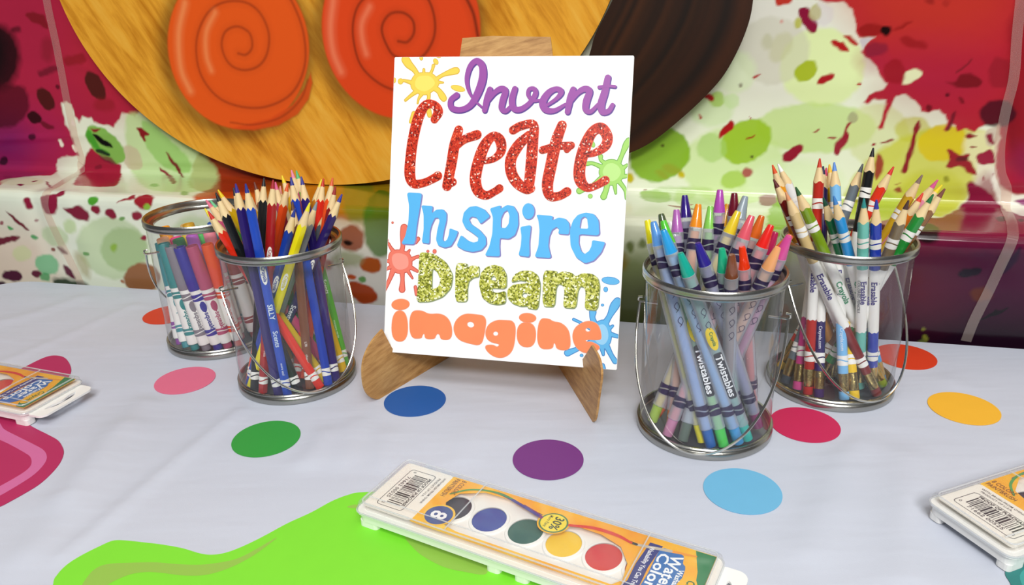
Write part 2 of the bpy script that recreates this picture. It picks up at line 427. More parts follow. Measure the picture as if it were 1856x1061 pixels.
# outlines read off the photograph, carried onto the sheet: (outline, colour, opacity, edge softness in cm)
def E_(cx, cy, rx, ry, t=0): return ell(cx, cy, rx, ry, t)
PRINT = [
 # large tonal fields
 ([(-200, 345), (420, 345), (420, 640), (-200, 640)], 'dfe6d4', .8, .8), ([(-80, 400), (70, 405), (110, 470), (120, 530), (-80, 540)], 'd9c6b4', .9, 3),
 ([(350, 300), (362, 270), (420, 280), (760, 300), (760, 400), (600, 400), (345, 345), (340, 330), (353, 310)], '9c3414', 1, .2),
 ([(470, 325), (760, 290), (760, 420), (560, 415)], 'b8730f', .9, 3), ([(610, 325), (760, 300), (760, 400), (640, 380)], '9a8c16', .7, 3),
 ([(560, 430), (760, 440), (760, 620), (440, 620), (440, 420)], 'c9c6c0', .9, 3),
 ([(1000, 425), (1430, 440), (1430, 660), (1000, 660)], '66753f', .95, 3), ([(1040, 470), (1420, 500), (1430, 660), (1000, 660)], '454a2c', .8, 3),  # dark olive print, with some of the sign's shade painted into the colour
 (E_(1400, 60, 130, 130), 'dedbd0', .9, 4),
 # left wall, crimson
 ([(-400, -300), (420, -300), (420, 100), (256, 203), (245, 212), (232, 205), (222, 205), (215, 218), (205, 230), (185, 225), (170, 222), (165, 213), (150, 212), (143, 222), (135, 210), (130, 190), (120, 183), (112, 187), (113, 200), (118, 225), (125, 235), (133, 250), (137, 265), (143, 283), (120, 283), (105, 290), (103, 300), (108, 312), (95, 321), (45, 322), (15, 329), (0, 337), (-400, 350)], 'b02342', 1, .14),
 ([(150, -20), (300, -40), (300, 200), (200, 190), (120, 100)], 'c22a34', .6, 4), (E_(35, 265, 75, 50), '9a1f66', .6, 4), (E_(10, 262, 34, 34), '4c1a66', .6, 3),
 ([(-200, 320), (0, 310), (90, 316), (70, 321), (10, 328), (-200, 350)], '8c2254', .7, .5),
 (E_(-5, 105, 40, 60), '0d0709', .93, .6), ([(-200, 20), (-200, 150), (5, 150), (10, 50)], '0d0709', .9, 1), ([(-200, 150), (40, 150), (55, 180), (50, 210), (20, 235), (-200, 240)], '470a18', .8, .3),
 (E_(83, 180, 13, 23, -32), '4a1712', .96, .14), (E_(174, 155, 15, 29, -30), '4c1c14', .96, .14), (E_(64, 213, 14, 10, 30), '260607', .95, .14), (E_(86, 228, 14, 5, 25), '5f1018', .8, .14), (E_(60, 248, 6, 5), '3a0a22', .9, .14), (E_(6, 292, 8, 9), '26081e', .9, .14), (E_(28, 54, 10, 6), '3a0c14', .7, .2),
 ([(42, 25), (65, 22), (80, 27), (90, 55), (72, 46), (58, 40)], '7a1418', .8, .14), ([(110, 105), (150, 95), (160, 112), (122, 122)], '8c1a1c', .7, .2), ([(66, 130), (92, 118), (108, 124), (90, 136), (72, 140)], '5a1420', .7, .2), (E_(85, 90, 12, 22), '7a1a20', .5, .4), (E_(104, 158, 4, 4), '400c14', .8, .1), (E_(190, 190, 20, 12), '8c1c1c', .5, .3),
 # white tongue and leaf
 ([(226, 204), (256, 203), (400, 300), (385, 350), (262, 350), (232, 300)], 'bddc90', .75, .3), ([(255, 206), (352, 290), (345, 322), (300, 305), (262, 262)], '8fc65a', .7, .2), (E_(241, 287, 17, 26, -30), 'cbbd9c', .8, .15),
 ([(158, 272), (175, 265), (200, 288), (222, 298), (223, 315), (215, 335), (205, 340), (132, 339), (136, 330), (150, 310)], 'a8203a', 1, .14),
 (E_(192, 262, 45, 22, 42), '86bb55', 1, .14), ([(158, 235), (166, 238), (173, 255), (182, 270), (200, 276), (201, 284), (180, 275), (165, 262), (156, 246)], '46a02c', .95, .14), ([(166, 240), (181, 247), (200, 260), (206, 268), (190, 266), (174, 254)], '0c0806', 1, .12), ([(171, 268), (200, 277), (201, 283), (178, 279)], '19211c', .95, .12), ([(162, 233), (184, 233), (173, 241)], '8a1a28', 1, .12), ([(176, 280), (200, 284), (216, 298), (195, 296)], '6f1630', .8, .15),
 ([(247, 230), (258, 233), (273, 243), (271, 246), (262, 245), (267, 256), (264, 258), (257, 246)], '8a1a20', 1, .1), (E_(180, 304, 6, 6), '7c1a2c', .8, .1),
 ([(302, 272), (310, 282), (328, 302), (336, 325), (331, 325), (322, 305), (308, 288)], '7a1c22', 1, .12), ([(290, 302), (300, 308), (312, 320), (320, 333), (313, 337), (303, 320), (293, 312)], '8c2233', 1, .12), ([(132, 212), (138, 230), (128, 228)], 'f2f0e8', .9, .1), ([(106, 254), (112, 252), (117, 264), (110, 266)], 'f2ead8', 1, .1), ([(128, 265), (136, 262), (142, 274), (136, 276)], 'f2ead8', 1, .1),
 # ledge strip
 (E_(40, 331, 40, 7), 'dfe2bc', .8, .3), (E_(37, 337, 5, 2), '7a1430', 1, .1), ([(82, 331), (88, 331), (95, 342), (91, 342)], '8a1436', 1, .1), ([(57, 331), (70, 330), (62, 333)], '7a1430', 1, .1), (E_(280, 338, 8, 3), '7fb04a', .9, .15), (E_(335, 352, 7, 4), '8fae60', .9, .15), ([(352, 349), (470, 345), (470, 370), (350, 372)], 'c24512', .95, .3),
 # front drop, left
 (E_(205, 450, 66, 55, 25), 'b6cb9c', .75, .25), (E_(225, 452, 42, 40, 10), '9ab67c', .75, .25), (E_(206, 450, 6, 8), '86ac30', .9, .2), (E_(130, 410, 12, 14), 'bcd29a', .8, .2), (E_(258, 505, 33, 28), '90603c', 1, .18), (E_(85, 480, 23, 18, 25), '82ba8c', 1, .16), (E_(40, 460, 18, 14), 'c9cf9c', .8, .2), (E_(100, 428, 26, 18, 20), 'bccfa4', .8, .2), (E_(150, 480, 10, 26, -25), 'a8a070', .7, .4), (E_(350, 430, 40, 40), 'a8c488', .6, .4), (E_(400, 470, 60, 30), '9c8a5a', .6, .4),
 ([(40, 358), (53, 357), (61, 379), (48, 378)], '8a1a38', 1, .14), ([(72, 352), (104, 350), (107, 372), (103, 390), (85, 388), (75, 372)], '8e1c3c', 1, .14), ([(95, 352), (118, 347), (116, 351), (100, 357)], '8e1c3c', 1, .1), ([(115, 375), (132, 376), (145, 371), (158, 380), (166, 394), (160, 402), (148, 399), (128, 386)], '7c2238', 1, .14), (E_(174, 380, 10, 7, 25), '862038', 1, .12), (E_(201, 387, 12, 8, 35), '862038', 1, .12), (E_(249, 391, 9, 8), '8a2236', 1, .12), ([(240, 357), (278, 353), (277, 370), (268, 380), (255, 378), (245, 370)], '9c222c', 1, .14), ([(206, 369), (225, 357), (246, 354), (243, 359), (224, 364)], '962432', 1, .1), (E_(168, 363, 9, 9), '4f9e30', 1, .12), (E_(267, 374, 6, 6), '8cba40', 1, .1), (E_(222, 397, 5, 4), '6f9c58', 1, .1), ([(8, 380), (22, 388), (40, 402), (57, 418), (50, 417), (28, 402)], '6c1c2e', 1, .1), ([(-60, 440), (0, 430), (42, 427), (30, 436), (0, 446), (-60, 452)], '6c2234', 1, .12), ([(103, 447), (116, 450), (124, 462), (112, 458)], '632018', 1, .2), ([(112, 480), (125, 482), (139, 507), (122, 502)], '5c1c34', 1, .15), (E_(66, 497, 9, 6), '5c1a34', 1, .12), (E_(22, 500, 19, 10, 5), '4c1a34', 1, .15), ([(-60, 505), (5, 508), (18, 522), (0, 525), (-60, 525)], '3c2434', 1, .15), ([(95, 503), (125, 506), (165, 515), (150, 528), (98, 522)], '12301a', .95, .3), (E_(82, 502, 10, 8, 30), '4f9e62', .9, .15), (E_(20, 413, 6, 3, 20), '4f9e5c', 1, .1), (E_(63, 430, 6, 3, 15), '5c9c64', 1, .1), (E_(158, 460, 7, 4, 20), '6c9c5c', 1, .1), (E_(260, 432, 6, 5), '8a2036', 1, .1), (E_(96, 453, 5, 4, 30), '7a3028', .9, .1), (E_(222, 511, 4, 3, 20), 'a0582a', .9, .1), (E_(3, 404, 4, 4), '8a3044', .9, .1), (E_(66, 399, 3, 2), '8a3a50', .8, .1),
 # behind the left pails and the sign
 (E_(650, 360, 30, 46), '6c7c1c', .65, .3), (E_(692, 405, 34, 62), '3c6c12', .85, .25), (E_(637, 432, 24, 24), '8c3c0e', .9, .2), (E_(631, 440, 9, 5, 20), '1c0a06', 1, .12), (E_(672, 480, 20, 15), 'a24c14', 1, .14), (E_(637, 502, 10, 5, 15), 'b24a1a', 1, .12), ([(627, 512), (650, 510), (680, 525), (686, 548), (660, 553), (640, 540)], '9c3c12', 1, .14), (E_(657, 507, 6, 5), '5c8c4c', 1, .1), (E_(630, 470, 30, 14), '8f9a6a', .7, .3), (E_(590, 480, 14, 10), '8a3a1a', .8, .2), (E_(520, 400, 30, 20), '8a5a10', .6, .5),
 # right wall: pale greens
 (E_(1330, 300, 95, 70), 'cfe6a2', .8, .3), (E_(1490, 122, 78, 72), 'dcee9e', .75, .2), (E_(1480, 232, 110, 46), 'bfdb7e', .75, .2), (E_(1590, 245, 58, 58), 'd2da92', .6, .2), (E_(1400, 92, 68, 62), 'c6c4ae', .55, .2), (E_(1330, 130, 40, 40), 'd4e6b4', .6, .3), (E_(1290, 200, 40, 30), 'c8e2a4', .6, .3), (E_(1440, 330, 90, 40), 'dcecc0', .7, .5), (E_(1480, 420, 120, 60), 'd5e6a8', .8, .5),
 (E_(1196, 281, 57, 47, -25), '86b41e', .96, .16), (E_(1352, 257, 50, 38, -32), '9cc22c', .97, .14), (E_(1329, 327, 24, 16, -10), 'a8cc4c', .85, .14), (E_(1290, 268, 27, 26), 'a8d06c', .65, .16), (E_(1188, 358, 29, 11, 5), '92ba48', .8, .16), (E_(1222, 352, 40, 14), 'a2c66a', .5, .2), (E_(1414, 392, 22, 40, 10), '8cbe28', .9, .16), (E_(1262, 360, 40, 22), 'b2d078', .6, .2), (E_(1300, 180, 15, 14), 'a6cc54', .8, .14), (E_(1325, 183, 14, 14), 'c6e2a0', .7, .14), (E_(1142, 448, 8, 10), '4c5a20', .9, .2), (E_(1164, 442, 7, 8), '54622a', .9, .2), (E_(1130, 475, 8, 16), '6c5a12', .8, .3), (E_(1234, 317, 7, 6), 'c9ba22', 1, .12), (E_(1142, 322, 8, 8), 'c9ba22', 1, .12),
 (E_(1218, 307, 18, 8, 15), '9a9a2a', .6, .2), (E_(1200, 316, 14, 6, 25), '9a9a2a', .6, .2),
 (E_(1355, 314, 10, 9, -30), 'ad5c50', 1, .12), (E_(1391, 362, 16, 9), 'a88c7c', 1, .12), ([(1301, 251), (1304, 241), (1324, 218), (1331, 222), (1329, 232), (1312, 246)], 'aa191c', 1, .1), ([(1275, 175), (1283, 168), (1295, 179), (1288, 186)], 'aa1c20', 1, .1), ([(1266, 204), (1273, 215), (1268, 216)], 'b02024', 1, .08), ([(1357, 209), (1363, 215), (1360, 218)], 'a21c24', 1, .08), ([(1351, 251), (1360, 248), (1368, 244), (1366, 249), (1358, 253)], '9c1e14', 1, .08), ([(1365, 139), (1372, 134), (1379, 134), (1372, 139), (1367, 143)], 'aa1c24', 1, .08), (E_(1200, 263, 3, 3), '40260e', .9, .1), (E_(1362, 285, 3, 3), '3a1a10', .9, .1), ([(1205, 373), (1233, 375), (1278, 383), (1240, 381)], '8a3a2a', 1, .08), (E_(1343, 154, 3, 4), '6a5a4a', .8, .1), (E_(1416, 38, 4, 4), 'd08a80', .8, .1), (E_(1415, 85, 18, 30, 30), 'bcbc8a', .5, .2), (E_(1390, 75, 10, 14), 'b2b284', .5, .2), (E_(1252, 372, 3, 2), '9a2a2a', .9, .06), (E_(1170, 346, 3, 2), '8a4a3a', .9, .06),
 # yellow field
 ([(1530, 345), (1575, 285), (1640, 245), (1700, 228), (1800, 235), (1800, 310), (1762, 330), (1752, 362), (1735, 378), (1706, 394), (1680, 385), (1600, 405), (1530, 405)], 'cdd04a', .9, .25), (E_(1655, 235, 32, 24), 'c3c63c', .7, .16), (E_(1710, 260, 47, 33, -12), 'd9c41a', .95, .14), (E_(1690, 350, 60, 40), 'bdbf28', .6, .5), (E_(1775, 270, 30, 34), 'e8e6b4', .8, .3), (E_(1785, 320, 20, 30), 'f0eed8', .85, .3), (E_(1580, 385, 70, 40), 'a8c030', .7, .4), (E_(1716, 325, 5, 5), '8c8c28', .9, .1),
 # right wall, red
 ([(1404, -30), (1440, -30), (1438, 2), (1425, 10), (1406, 11)], 'bc3426', 1, .12),
 ([(1470, -300), (1478, 0), (1500, 3), (1530, 5), (1545, 15), (1549, 30), (1553, 42), (1550, 58), (1556, 67), (1575, 66), (1586, 68), (1572, 80), (1560, 95), (1570, 105), (1590, 120), (1592, 135), (1608, 152), (1600, 163), (1575, 172), (1565, 187), (1570, 189), (1585, 180), (1605, 180), (1606, 190), (1600, 212), (1590, 232), (1594, 237), (1600, 233), (1612, 200), (1617, 185), (1625, 175), (1640, 172), (1655, 180), (1668, 195), (1670, 202), (1685, 205), (1700, 200), (1712, 207), (1716, 221), (1712, 235), (1716, 237), (1725, 224), (1732, 226), (1735, 240), (1750, 235), (1765, 238), (1775, 230), (1790, 225), (1806, 225), (1812, 250), (1803, 300), (1806, 330), (1830, 350), (2100, 360), (2100, -300)], 'b32230', 1, .12),
 ([(1470, -100), (1860, -100), (1840, 30), (1740, 75), (1620, 75), (1560, 40)], 'c63a22', .6, 2.5), (E_(1690, 150, 90, 50), 'a21f42', .5, 3), (E_(1580, 110, 24, 16), 'a21f40', .5, 1), ([(1836, -50), (2100, -50), (2100, 345), (1828, 320), (1822, 230)], '7c0f1c', .6, .4), (E_(1855, 300, 30, 40), '8a1c4a', .6, 1), (E_(1850, 90, 20, 60), '901018', .5, 1), (E_(1835, 215, 14, 50), '6a0c16', .5, 1),
 ([(1635, 145), (1640, 133), (1655, 126), (1670, 128), (1670, 136), (1655, 148), (1640, 153), (1634, 151)], 'dfe2b4', 1, .12), ([(1556, 68), (1586, 69), (1571, 80), (1562, 92)], 'c9c0c4', 1, .1),
 (E_(1580, 55, 24, 12, -8), '8c1410', .75, .14), (E_(1606, 56, 10, 9), '1a0404', 1, .14), (E_(1655, 78, 26, 9, 16), '8a1012', .65, .16), (E_(1622, 130, 20, 23), '8a0e12', .6, .16), (E_(1588, 90, 22, 13, -15), '6f1a34', .6, .16), ([(1614, 56), (1652, 36), (1655, 39), (1634, 52)], '8a1210', .7, .12), ([(1731, 131), (1762, 104), (1764, 107), (1735, 133)], '6a1a20', .8, .1), ([(1708, 148), (1730, 152), (1742, 135), (1758, 133), (1775, 140), (1781, 152), (1765, 161), (1735, 158)], '6c1016', .85, .12), (E_(1812, 132, 22, 29), '861824', .6, .14), (E_(1808, 206, 32, 26), '320c1a', .85, .14), ([(1727, 206), (1735, 199), (1731, 217), (1720, 236), (1714, 236)], '6a1020', .9, .1), (E_(1718, 171, 4, 4), '4a0a14', .9, .1), (E_(1742, 182, 7, 4, 40), '6a1018', .8, .1), (E_(1685, 196, 5, 7), '5a0c14', .8, .1), (E_(1684, 3, 8, 5), '8a1c18', .7, .14), (E_(1715, 6, 6, 8), '8a1c18', .4, .14),
 ([(1800, 232), (1812, 224), (1808, 262), (1792, 268), (1784, 250), (1790, 235)], 'c9b8a4', .8, .12),
 ([(1444, 16), (1462, 12), (1471, 22), (1480, 36), (1483, 54), (1476, 60), (1463, 58), (1448, 34)], '881236', 1, .1), (E_(1478, 23, 10, 15), 'b0b01c', .85, .12), (E_(1446, 42, 6, 9), 'b0b01c', .85, .12), (E_(1490, 25, 22, 20), 'cdbfcc', .35, .14),
 ([(1504, 73), (1513, 71), (1524, 78), (1528, 76), (1537, 83), (1543, 95), (1521, 91), (1509, 83)], 'b01a1c', 1, .1), ([(1530, 64), (1538, 64), (1556, 78), (1553, 83), (1546, 80), (1532, 70)], 'b01a1c', 1, .1), (E_(1461, 128, 23, 17, -35), 'a6b62a', 1, .12), ([(1478, 153), (1485, 142), (1502, 134), (1513, 133), (1510, 141), (1493, 151)], 'a91a20', 1, .1), (E_(1556, 153, 5, 3), 'b01f24', 1, .08), ([(1544, 217), (1534, 226), (1528, 246), (1513, 262), (1511, 281), (1518, 285), (1524, 276), (1527, 268), (1536, 256), (1540, 246), (1535, 238), (1544, 223)], '98182c', 1, .1), (E_(1546, 213, 9, 10), 'a4a27c', .8, .1), ([(1499, 249), (1509, 247), (1518, 251), (1510, 254)], '98182c', 1, .08), ([(1474, 240), (1483, 233), (1485, 236), (1476, 242)], '98182c', 1, .08), ([(1418, 283), (1422, 277), (1445, 263), (1454, 264), (1455, 274), (1437, 291), (1420, 294)], '951730', 1, .1), ([(1596, 260), (1620, 252), (1620, 256), (1598, 263)], '8a1a22', 1, .08), (E_(1584, 262, 5, 3, -25), '98182c', 1, .08),
 ([(1593, 278), (1600, 284), (1602, 300), (1594, 322), (1588, 330), (1586, 300), (1588, 280)], '9c2a22', .95, .12),
 ([(1665, 217), (1670, 230), (1660, 250), (1656, 275), (1648, 301), (1641, 314), (1633, 314), (1637, 300), (1645, 282), (1651, 256), (1656, 238)], '8c1a22', 1, .1), ([(1712, 301), (1723, 288), (1717, 272), (1722, 269), (1738, 282), (1757, 277), (1758, 282), (1750, 288), (1763, 298), (1771, 320), (1760, 317), (1744, 301), (1722, 306)], '9a1a22', 1, .1), (E_(1745, 288, 10, 5), '4a1414', .8, .14), ([(1768, 283), (1800, 268), (1804, 298), (1775, 298)], '9a1e3a', 1, .1), ([(1749, 246), (1758, 240), (1772, 248), (1758, 252)], '8a1822', 1, .1), ([(1785, 248), (1800, 240), (1804, 268)], '8a1a36', 1, .1), ([(1757, 267), (1773, 264), (1765, 269)], '8a1822', 1, .06), ([(1617, 346), (1630, 338), (1637, 347), (1626, 350)], '92222a', .9, .1), ([(1620, 334), (1636, 333), (1624, 336)], '92222a', .9, .08), ([(1530, 360), (1560, 355), (1600, 380), (1560, 372)], '7a5a1a', .6, .2), ([(1782, 318), (1786, 320), (1780, 330)], '9a1e3a', 1, .08), ([(1798, 312), (1802, 314), (1801, 330)], '9a1e3a', 1, .08),
 # right ledge and front drop, wine and purple
 ([(1590, 402), (1650, 386), (1700, 396), (1735, 379), (1753, 364), (1755, 350), (1751, 334), (1762, 328), (1780, 342), (1797, 350), (1806, 372), (1830, 388), (2100, 400), (2100, 720), (1560, 720), (1560, 412)], '861539', 1, .14), (E_(1790, 345, 26, 30, 30), '8a1a3c', .7, .6), (E_(1840, 350, 40, 14), '9c2016', .6, .5),
 ([(1804, 308), (1809, 338), (1830, 352), (2000, 356), (2000, 400), (1856, 394), (1830, 384), (1813, 370), (1802, 345), (1796, 322)], 'efeedd', .95, .14), ([(1832, 366), (1856, 360), (1990, 360), (1990, 382), (1856, 380)], '8a2468', .95, .14), (E_(1845, 340, 16, 10), '98243a', .8, .2),
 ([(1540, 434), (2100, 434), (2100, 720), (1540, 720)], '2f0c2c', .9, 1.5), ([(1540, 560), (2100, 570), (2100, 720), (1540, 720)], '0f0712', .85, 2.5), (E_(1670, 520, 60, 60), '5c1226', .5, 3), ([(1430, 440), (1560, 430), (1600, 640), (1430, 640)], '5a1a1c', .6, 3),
 (E_(1683, 423, 21, 19), '120608', .95, .2), (E_(1757, 494, 22, 9, -10), '170c1c', 1, .12), ([(1846, 447), (1852, 450), (1838, 482), (1820, 497), (1812, 495), (1818, 484), (1830, 470)], '22102a', .9, .15), ([(1803, 467), (1814, 463), (1810, 470)], '22102a', .9, .1), (E_(1778, 534, 20, 12), '57281a', .9, .2), ([(1766, 583), (1785, 574), (1800, 566), (1803, 559), (1808, 564), (1834, 557), (1812, 570), (1790, 578)], '0e0a12', 1, .08), (E_(1815, 396, 8, 4), '2c0a14', .9, .1), (E_(1850, 399, 6, 2), '2c0a14', .9, .1), (E_(1677, 613, 6, 5, 30), '77782a', .9, .1), ([(1660, 622), (1672, 614), (1682, 622), (1672, 634), (1662, 634)], '55602a', .9, .12), (E_(1675, 596, 4, 3), '77782a', .9, .1),
]
def grid_mesh(name, X3, nr, nc, C, A, m, parent, origin):
    me = bpy.data.meshes.new(name); nv = nr*nc
    me.vertices.add(nv); me.vertices.foreach_set('co', ((X3-np.array(origin))*S).astype(np.float32).ravel())
    i, j = np.meshgrid(np.arange(nr-1), np.arange(nc-1), indexing='ij'); a = (i*nc+j).ravel()
    q = np.stack([a, a+1, a+nc+1, a+nc], 1).astype(np.int32); nf = len(q)
    me.loops.add(nf*4); me.loops.foreach_set('vertex_index', q.ravel()); me.polygons.add(nf)
    me.polygons.foreach_set('loop_start', np.arange(0, nf*4, 4, dtype=np.int32)); me.polygons.foreach_set('loop_total', np.full(nf, 4, np.int32))
    me.update(calc_edges=True); me.validate()
    at = me.color_attributes.new('print', 'FLOAT_COLOR', 'POINT')
    at.data.foreach_set('color', np.concatenate([C, A[:, None]], 1).astype(np.float32).ravel())
    me.shade_smooth(); me.materials.append(m)
    o = bpy.data.objects.new(name, me); COL.objects.link(o); o.parent = parent
    return o
def print_mat(name, rough, coat=0.0, bumps=()):
    m = bpy.data.materials.new(name); m.use_nodes = True; nt = m.node_tree; b = nt.nodes['Principled BSDF']
    a = nt.nodes.new('ShaderNodeVertexColor'); a.layer_name = 'print'; nt.links.new(a.outputs['Color'], b.inputs['Base Color'])
    b.inputs['Roughness'].default_value = rough; b.inputs['Specular IOR Level'].default_value = .28; b.inputs['Coat Weight'].default_value = coat; b.inputs['Coat Roughness'].default_value = .08
    tc = nt.nodes.new('ShaderNodeTexCoord'); prev = None
    for sc_, st, di, rot, sq in bumps:
        mp = nt.nodes.new('ShaderNodeMapping'); mp.inputs['Rotation'].default_value = rot; mp.inputs['Scale'].default_value = sq
        n = nt.nodes.new('ShaderNodeTexNoise'); n.inputs['Scale'].default_value = sc_; n.inputs['Detail'].default_value = 2
        bp = nt.nodes.new('ShaderNodeBump'); bp.inputs['Strength'].default_value = st; bp.inputs['Distance'].default_value = di
        nt.links.new(tc.outputs['Object'], mp.inputs[0]); nt.links.new(mp.outputs[0], n.inputs['Vector']); nt.links.new(n.outputs['Fac'], bp.inputs['Height'])
        if prev: nt.links.new(prev.outputs[0], bp.inputs['Normal'])
        prev = bp
    if prev: nt.links.new(prev.outputs[0], b.inputs['Normal'])
    return m, a, b

def wrinkle(s_, t):
    """gentle sag and ripples of the plastic, in cm, outward"""
    d = .25*np.sin(s_*.11+1.3)*np.sin(t*.09)+.12*np.sin(s_*.31+t*.17)+.07*np.sin(s_*.13-t*.52+.6)
    for (s0, t0, ang, w_, a, L) in ((30, 50, -28, .9, .30, 22), (42, 58, -30, .8, .22, 18), (-58, 45, -10, .7, .25, 8), (-70, 26, 3, .5, .25, 12), (-52, 34, -12, .7, .25, 8), (-40, 23.6, 2, .5, .22, 14), (20, 33, 2, 1.5, .2, 25), (-60, 8, 95, 1.2, -.4, 9), (-54, 5, 100, 1.6, .35, 9), (45, 23, 3, .8, .2, 20)):
        a_ = math.radians(ang); dd = -(s_-s0)*math.sin(a_)+(t-t0)*math.cos(a_); l = (s_-s0)*math.cos(a_)+(t-t0)*math.sin(a_)
        d = d+a*np.exp(-(dd/w_)**2)*np.exp(-(l/L)**2)
    return d
def surf3(s_, t, off=0.0):
    n_, z = surf(s_, t); e = .25
    n1, z1 = surf(s_, t+e); n0, z0 = surf(s_, t-e)
    dn, dz = n1-n0, z1-z0; L = np.sqrt(dn*dn+dz*dz)+1e-9
    w_ = wrinkle(s_, t)*np.clip((t-1)/4, 0, 1)*.6+off
    n_ = n_-dz/L*w_; z = z+dn/L*w_
    return TO[None, :]+np.outer(s_, EX)+np.outer(n_, EN)+np.outer(z, [0, 0, 1.0])
def backdrop():
    s1 = np.concatenate([np.arange(-112, -81, .6), np.arange(-81, 59, .14), np.arange(59, 84.01, .6)]); t1 = np.concatenate([np.arange(-14, -2, .6), np.arange(-2, 62, .14), np.arange(62, 92.01, .6)])
    T_, S_ = np.meshgrid(t1, s1, indexing='ij'); nr, nc = T_.shape
    s_, t = S_.ravel(), T_.ravel()
    wx = s_+.07*np.sin(s_*2.9+t*1.9)+.03*np.sin(s_*6.1-t*5.1); wy = t+.07*np.sin(s_*2.4-t*3.1)+.03*np.sin(s_*5.3+t*6.1)
    pr = Print(wx, wy, 'e9efd8')
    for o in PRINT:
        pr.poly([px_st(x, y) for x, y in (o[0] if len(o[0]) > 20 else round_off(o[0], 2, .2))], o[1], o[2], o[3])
    rnd = random.Random(7)   # the print goes on with the same blots beyond the picture
    for k in range(150):
        cs, ct = rnd.uniform(-112, 84), rnd.uniform(20, 92)
        if -78 < cs < 56 and ct < 64: continue
        pr.poly(ell(cs, ct, rnd.uniform(.4, 3), rnd.uniform(.3, 2), rnd.uniform(0, 180)), rnd.choice(['8a1a30', 'a4c63c', '5a1020', 'c8d890', 'b32230']), .85, .15)
    org = tp3(0, NF, -ZT)
    e = empty('printed_backdrop', org, 'glossy plastic backdrop printed with crimson, green and yellow paint splatters', 'backdrop')
    m, a, b = print_mat('glossy_print', .2, .12, ((3.0, .35, .03, (0, .5, 0), (1, 1, 2.5)), (9, .18, .012, (0, -.4, 0), (1, 1, 2))))
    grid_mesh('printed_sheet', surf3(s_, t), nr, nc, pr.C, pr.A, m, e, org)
    # translucent overlap seams where two plastic sheets are joined
    sm = clear_mat('seam_plastic', 'fff6f2', .9, .16, 'f0dcd4', .12)
    for pts, wd_ in (([(78, -60), (86, 0), (100, 70), (112, 130), (124, 190), (137, 250), (149, 290), (150, 305), (128, 325), (98, 343), (82, 352), (86, 380), (108, 430), (132, 480), (150, 520)], 1.15),
                     ([(1852, -60), (1849, 0), (1842, 70), (1836, 140), (1822, 200), (1812, 260), (1812, 310), (1822, 360), (1832, 400), (1836, 425), (1818, 470), (1790, 530), (1765, 580), (1750, 618)], .95)):
        P = smooth([px_st(*p) for p in pts], 8); A = np.array([p[:2] for p in P]); n = len(A)
        t_ = np.gradient(A, axis=0); t_ /= np.linalg.norm(t_, axis=1)[:, None]; nn = np.stack([-t_[:, 1], t_[:, 0]], 1)
        L = surf3(*(A+nn*wd_/2).T, .12); R = surf3(*(A-nn*wd_/2).T, .12)
        mb = MB(); mb.add(list(L)+list(R), [(i, i+1, n+i+1, n+i) for i in range(n-1)]); mb.build('seam_strip', sm, e, org)
    # the low bench under the sheet that makes the ledge
    b = MB(); z0 = 9.6
    vs = [tp3(a_, n_, z) for z in (-ZT, z0) for a_, n_ in ((-108, 3.0), (80, 3.0), (80, 11), (-108, 11))]
    b.add(vs, [(3, 2, 1, 0), (4, 5, 6, 7), (0, 1, 5, 4), (1, 2, 6, 5), (2, 3, 7, 6), (3, 0, 4, 7)])
    w_ = b.build('wall_ledge', mat('cfcac0', .7), smooth_=False); tag(w_, kind='structure')
    wl = MB(); vs = [tp3(a_, n_, z) for z in (-ZT, 200) for a_, n_ in ((-250, 17), (250, 17), (250, 22), (-250, 22))]
    wl.add(vs, [(3, 2, 1, 0), (4, 5, 6, 7), (0, 1, 5, 4), (1, 2, 6, 5), (2, 3, 7, 6), (3, 0, 4, 7)])
    tag(wl.build('wall_back', mat('d8d4cb', .8, var=.03), smooth_=False), kind='structure')
backdrop()

# ------------------------------------------------------------------ wooden palette board and brown bristle board
def wall_n(off):
    P = tp3(0, NW+.9-off); return P
def px_wall(x, y, off):
    P = on_plane(x, y, wall_n(off), EN); s_, n_ = sn_of(P); return s_, P[2]
def board_grid(name, outline, off, thick, pf, m, parent, org, nr=170, centre=None):
    """flat board: polar grid from the middle to its outline"""
    O = np.array(outline); c = O.mean(0) if centre is None else np.array(centre); k = len(O)
    rad = np.linspace(0, 1, nr)
    P = c+(O[None]-c)*rad[:, None, None]
    P = np.concatenate([P, P[:, :1]], 1); nc = k+1
    X, Y = P[..., 0].ravel(), P[..., 1].ravel()
    pr = Print(X, Y, '000000'); pf(pr)
    o3 = wall_n(off)
    X3 = o3[None]+np.outer(X, EX)+np.outer(Y, [0, 0, 1.0])
    g = grid_mesh(name, X3, nr, nc, pr.C, pr.A, m, parent, org)
    b = MB(); f3 = lambda u, v, h: o3+EX*u+np.array([0, 0, v])-EN*h
    b.sheet([[tuple(p) for p in O]], f3, -thick, -.02)
    return g, b
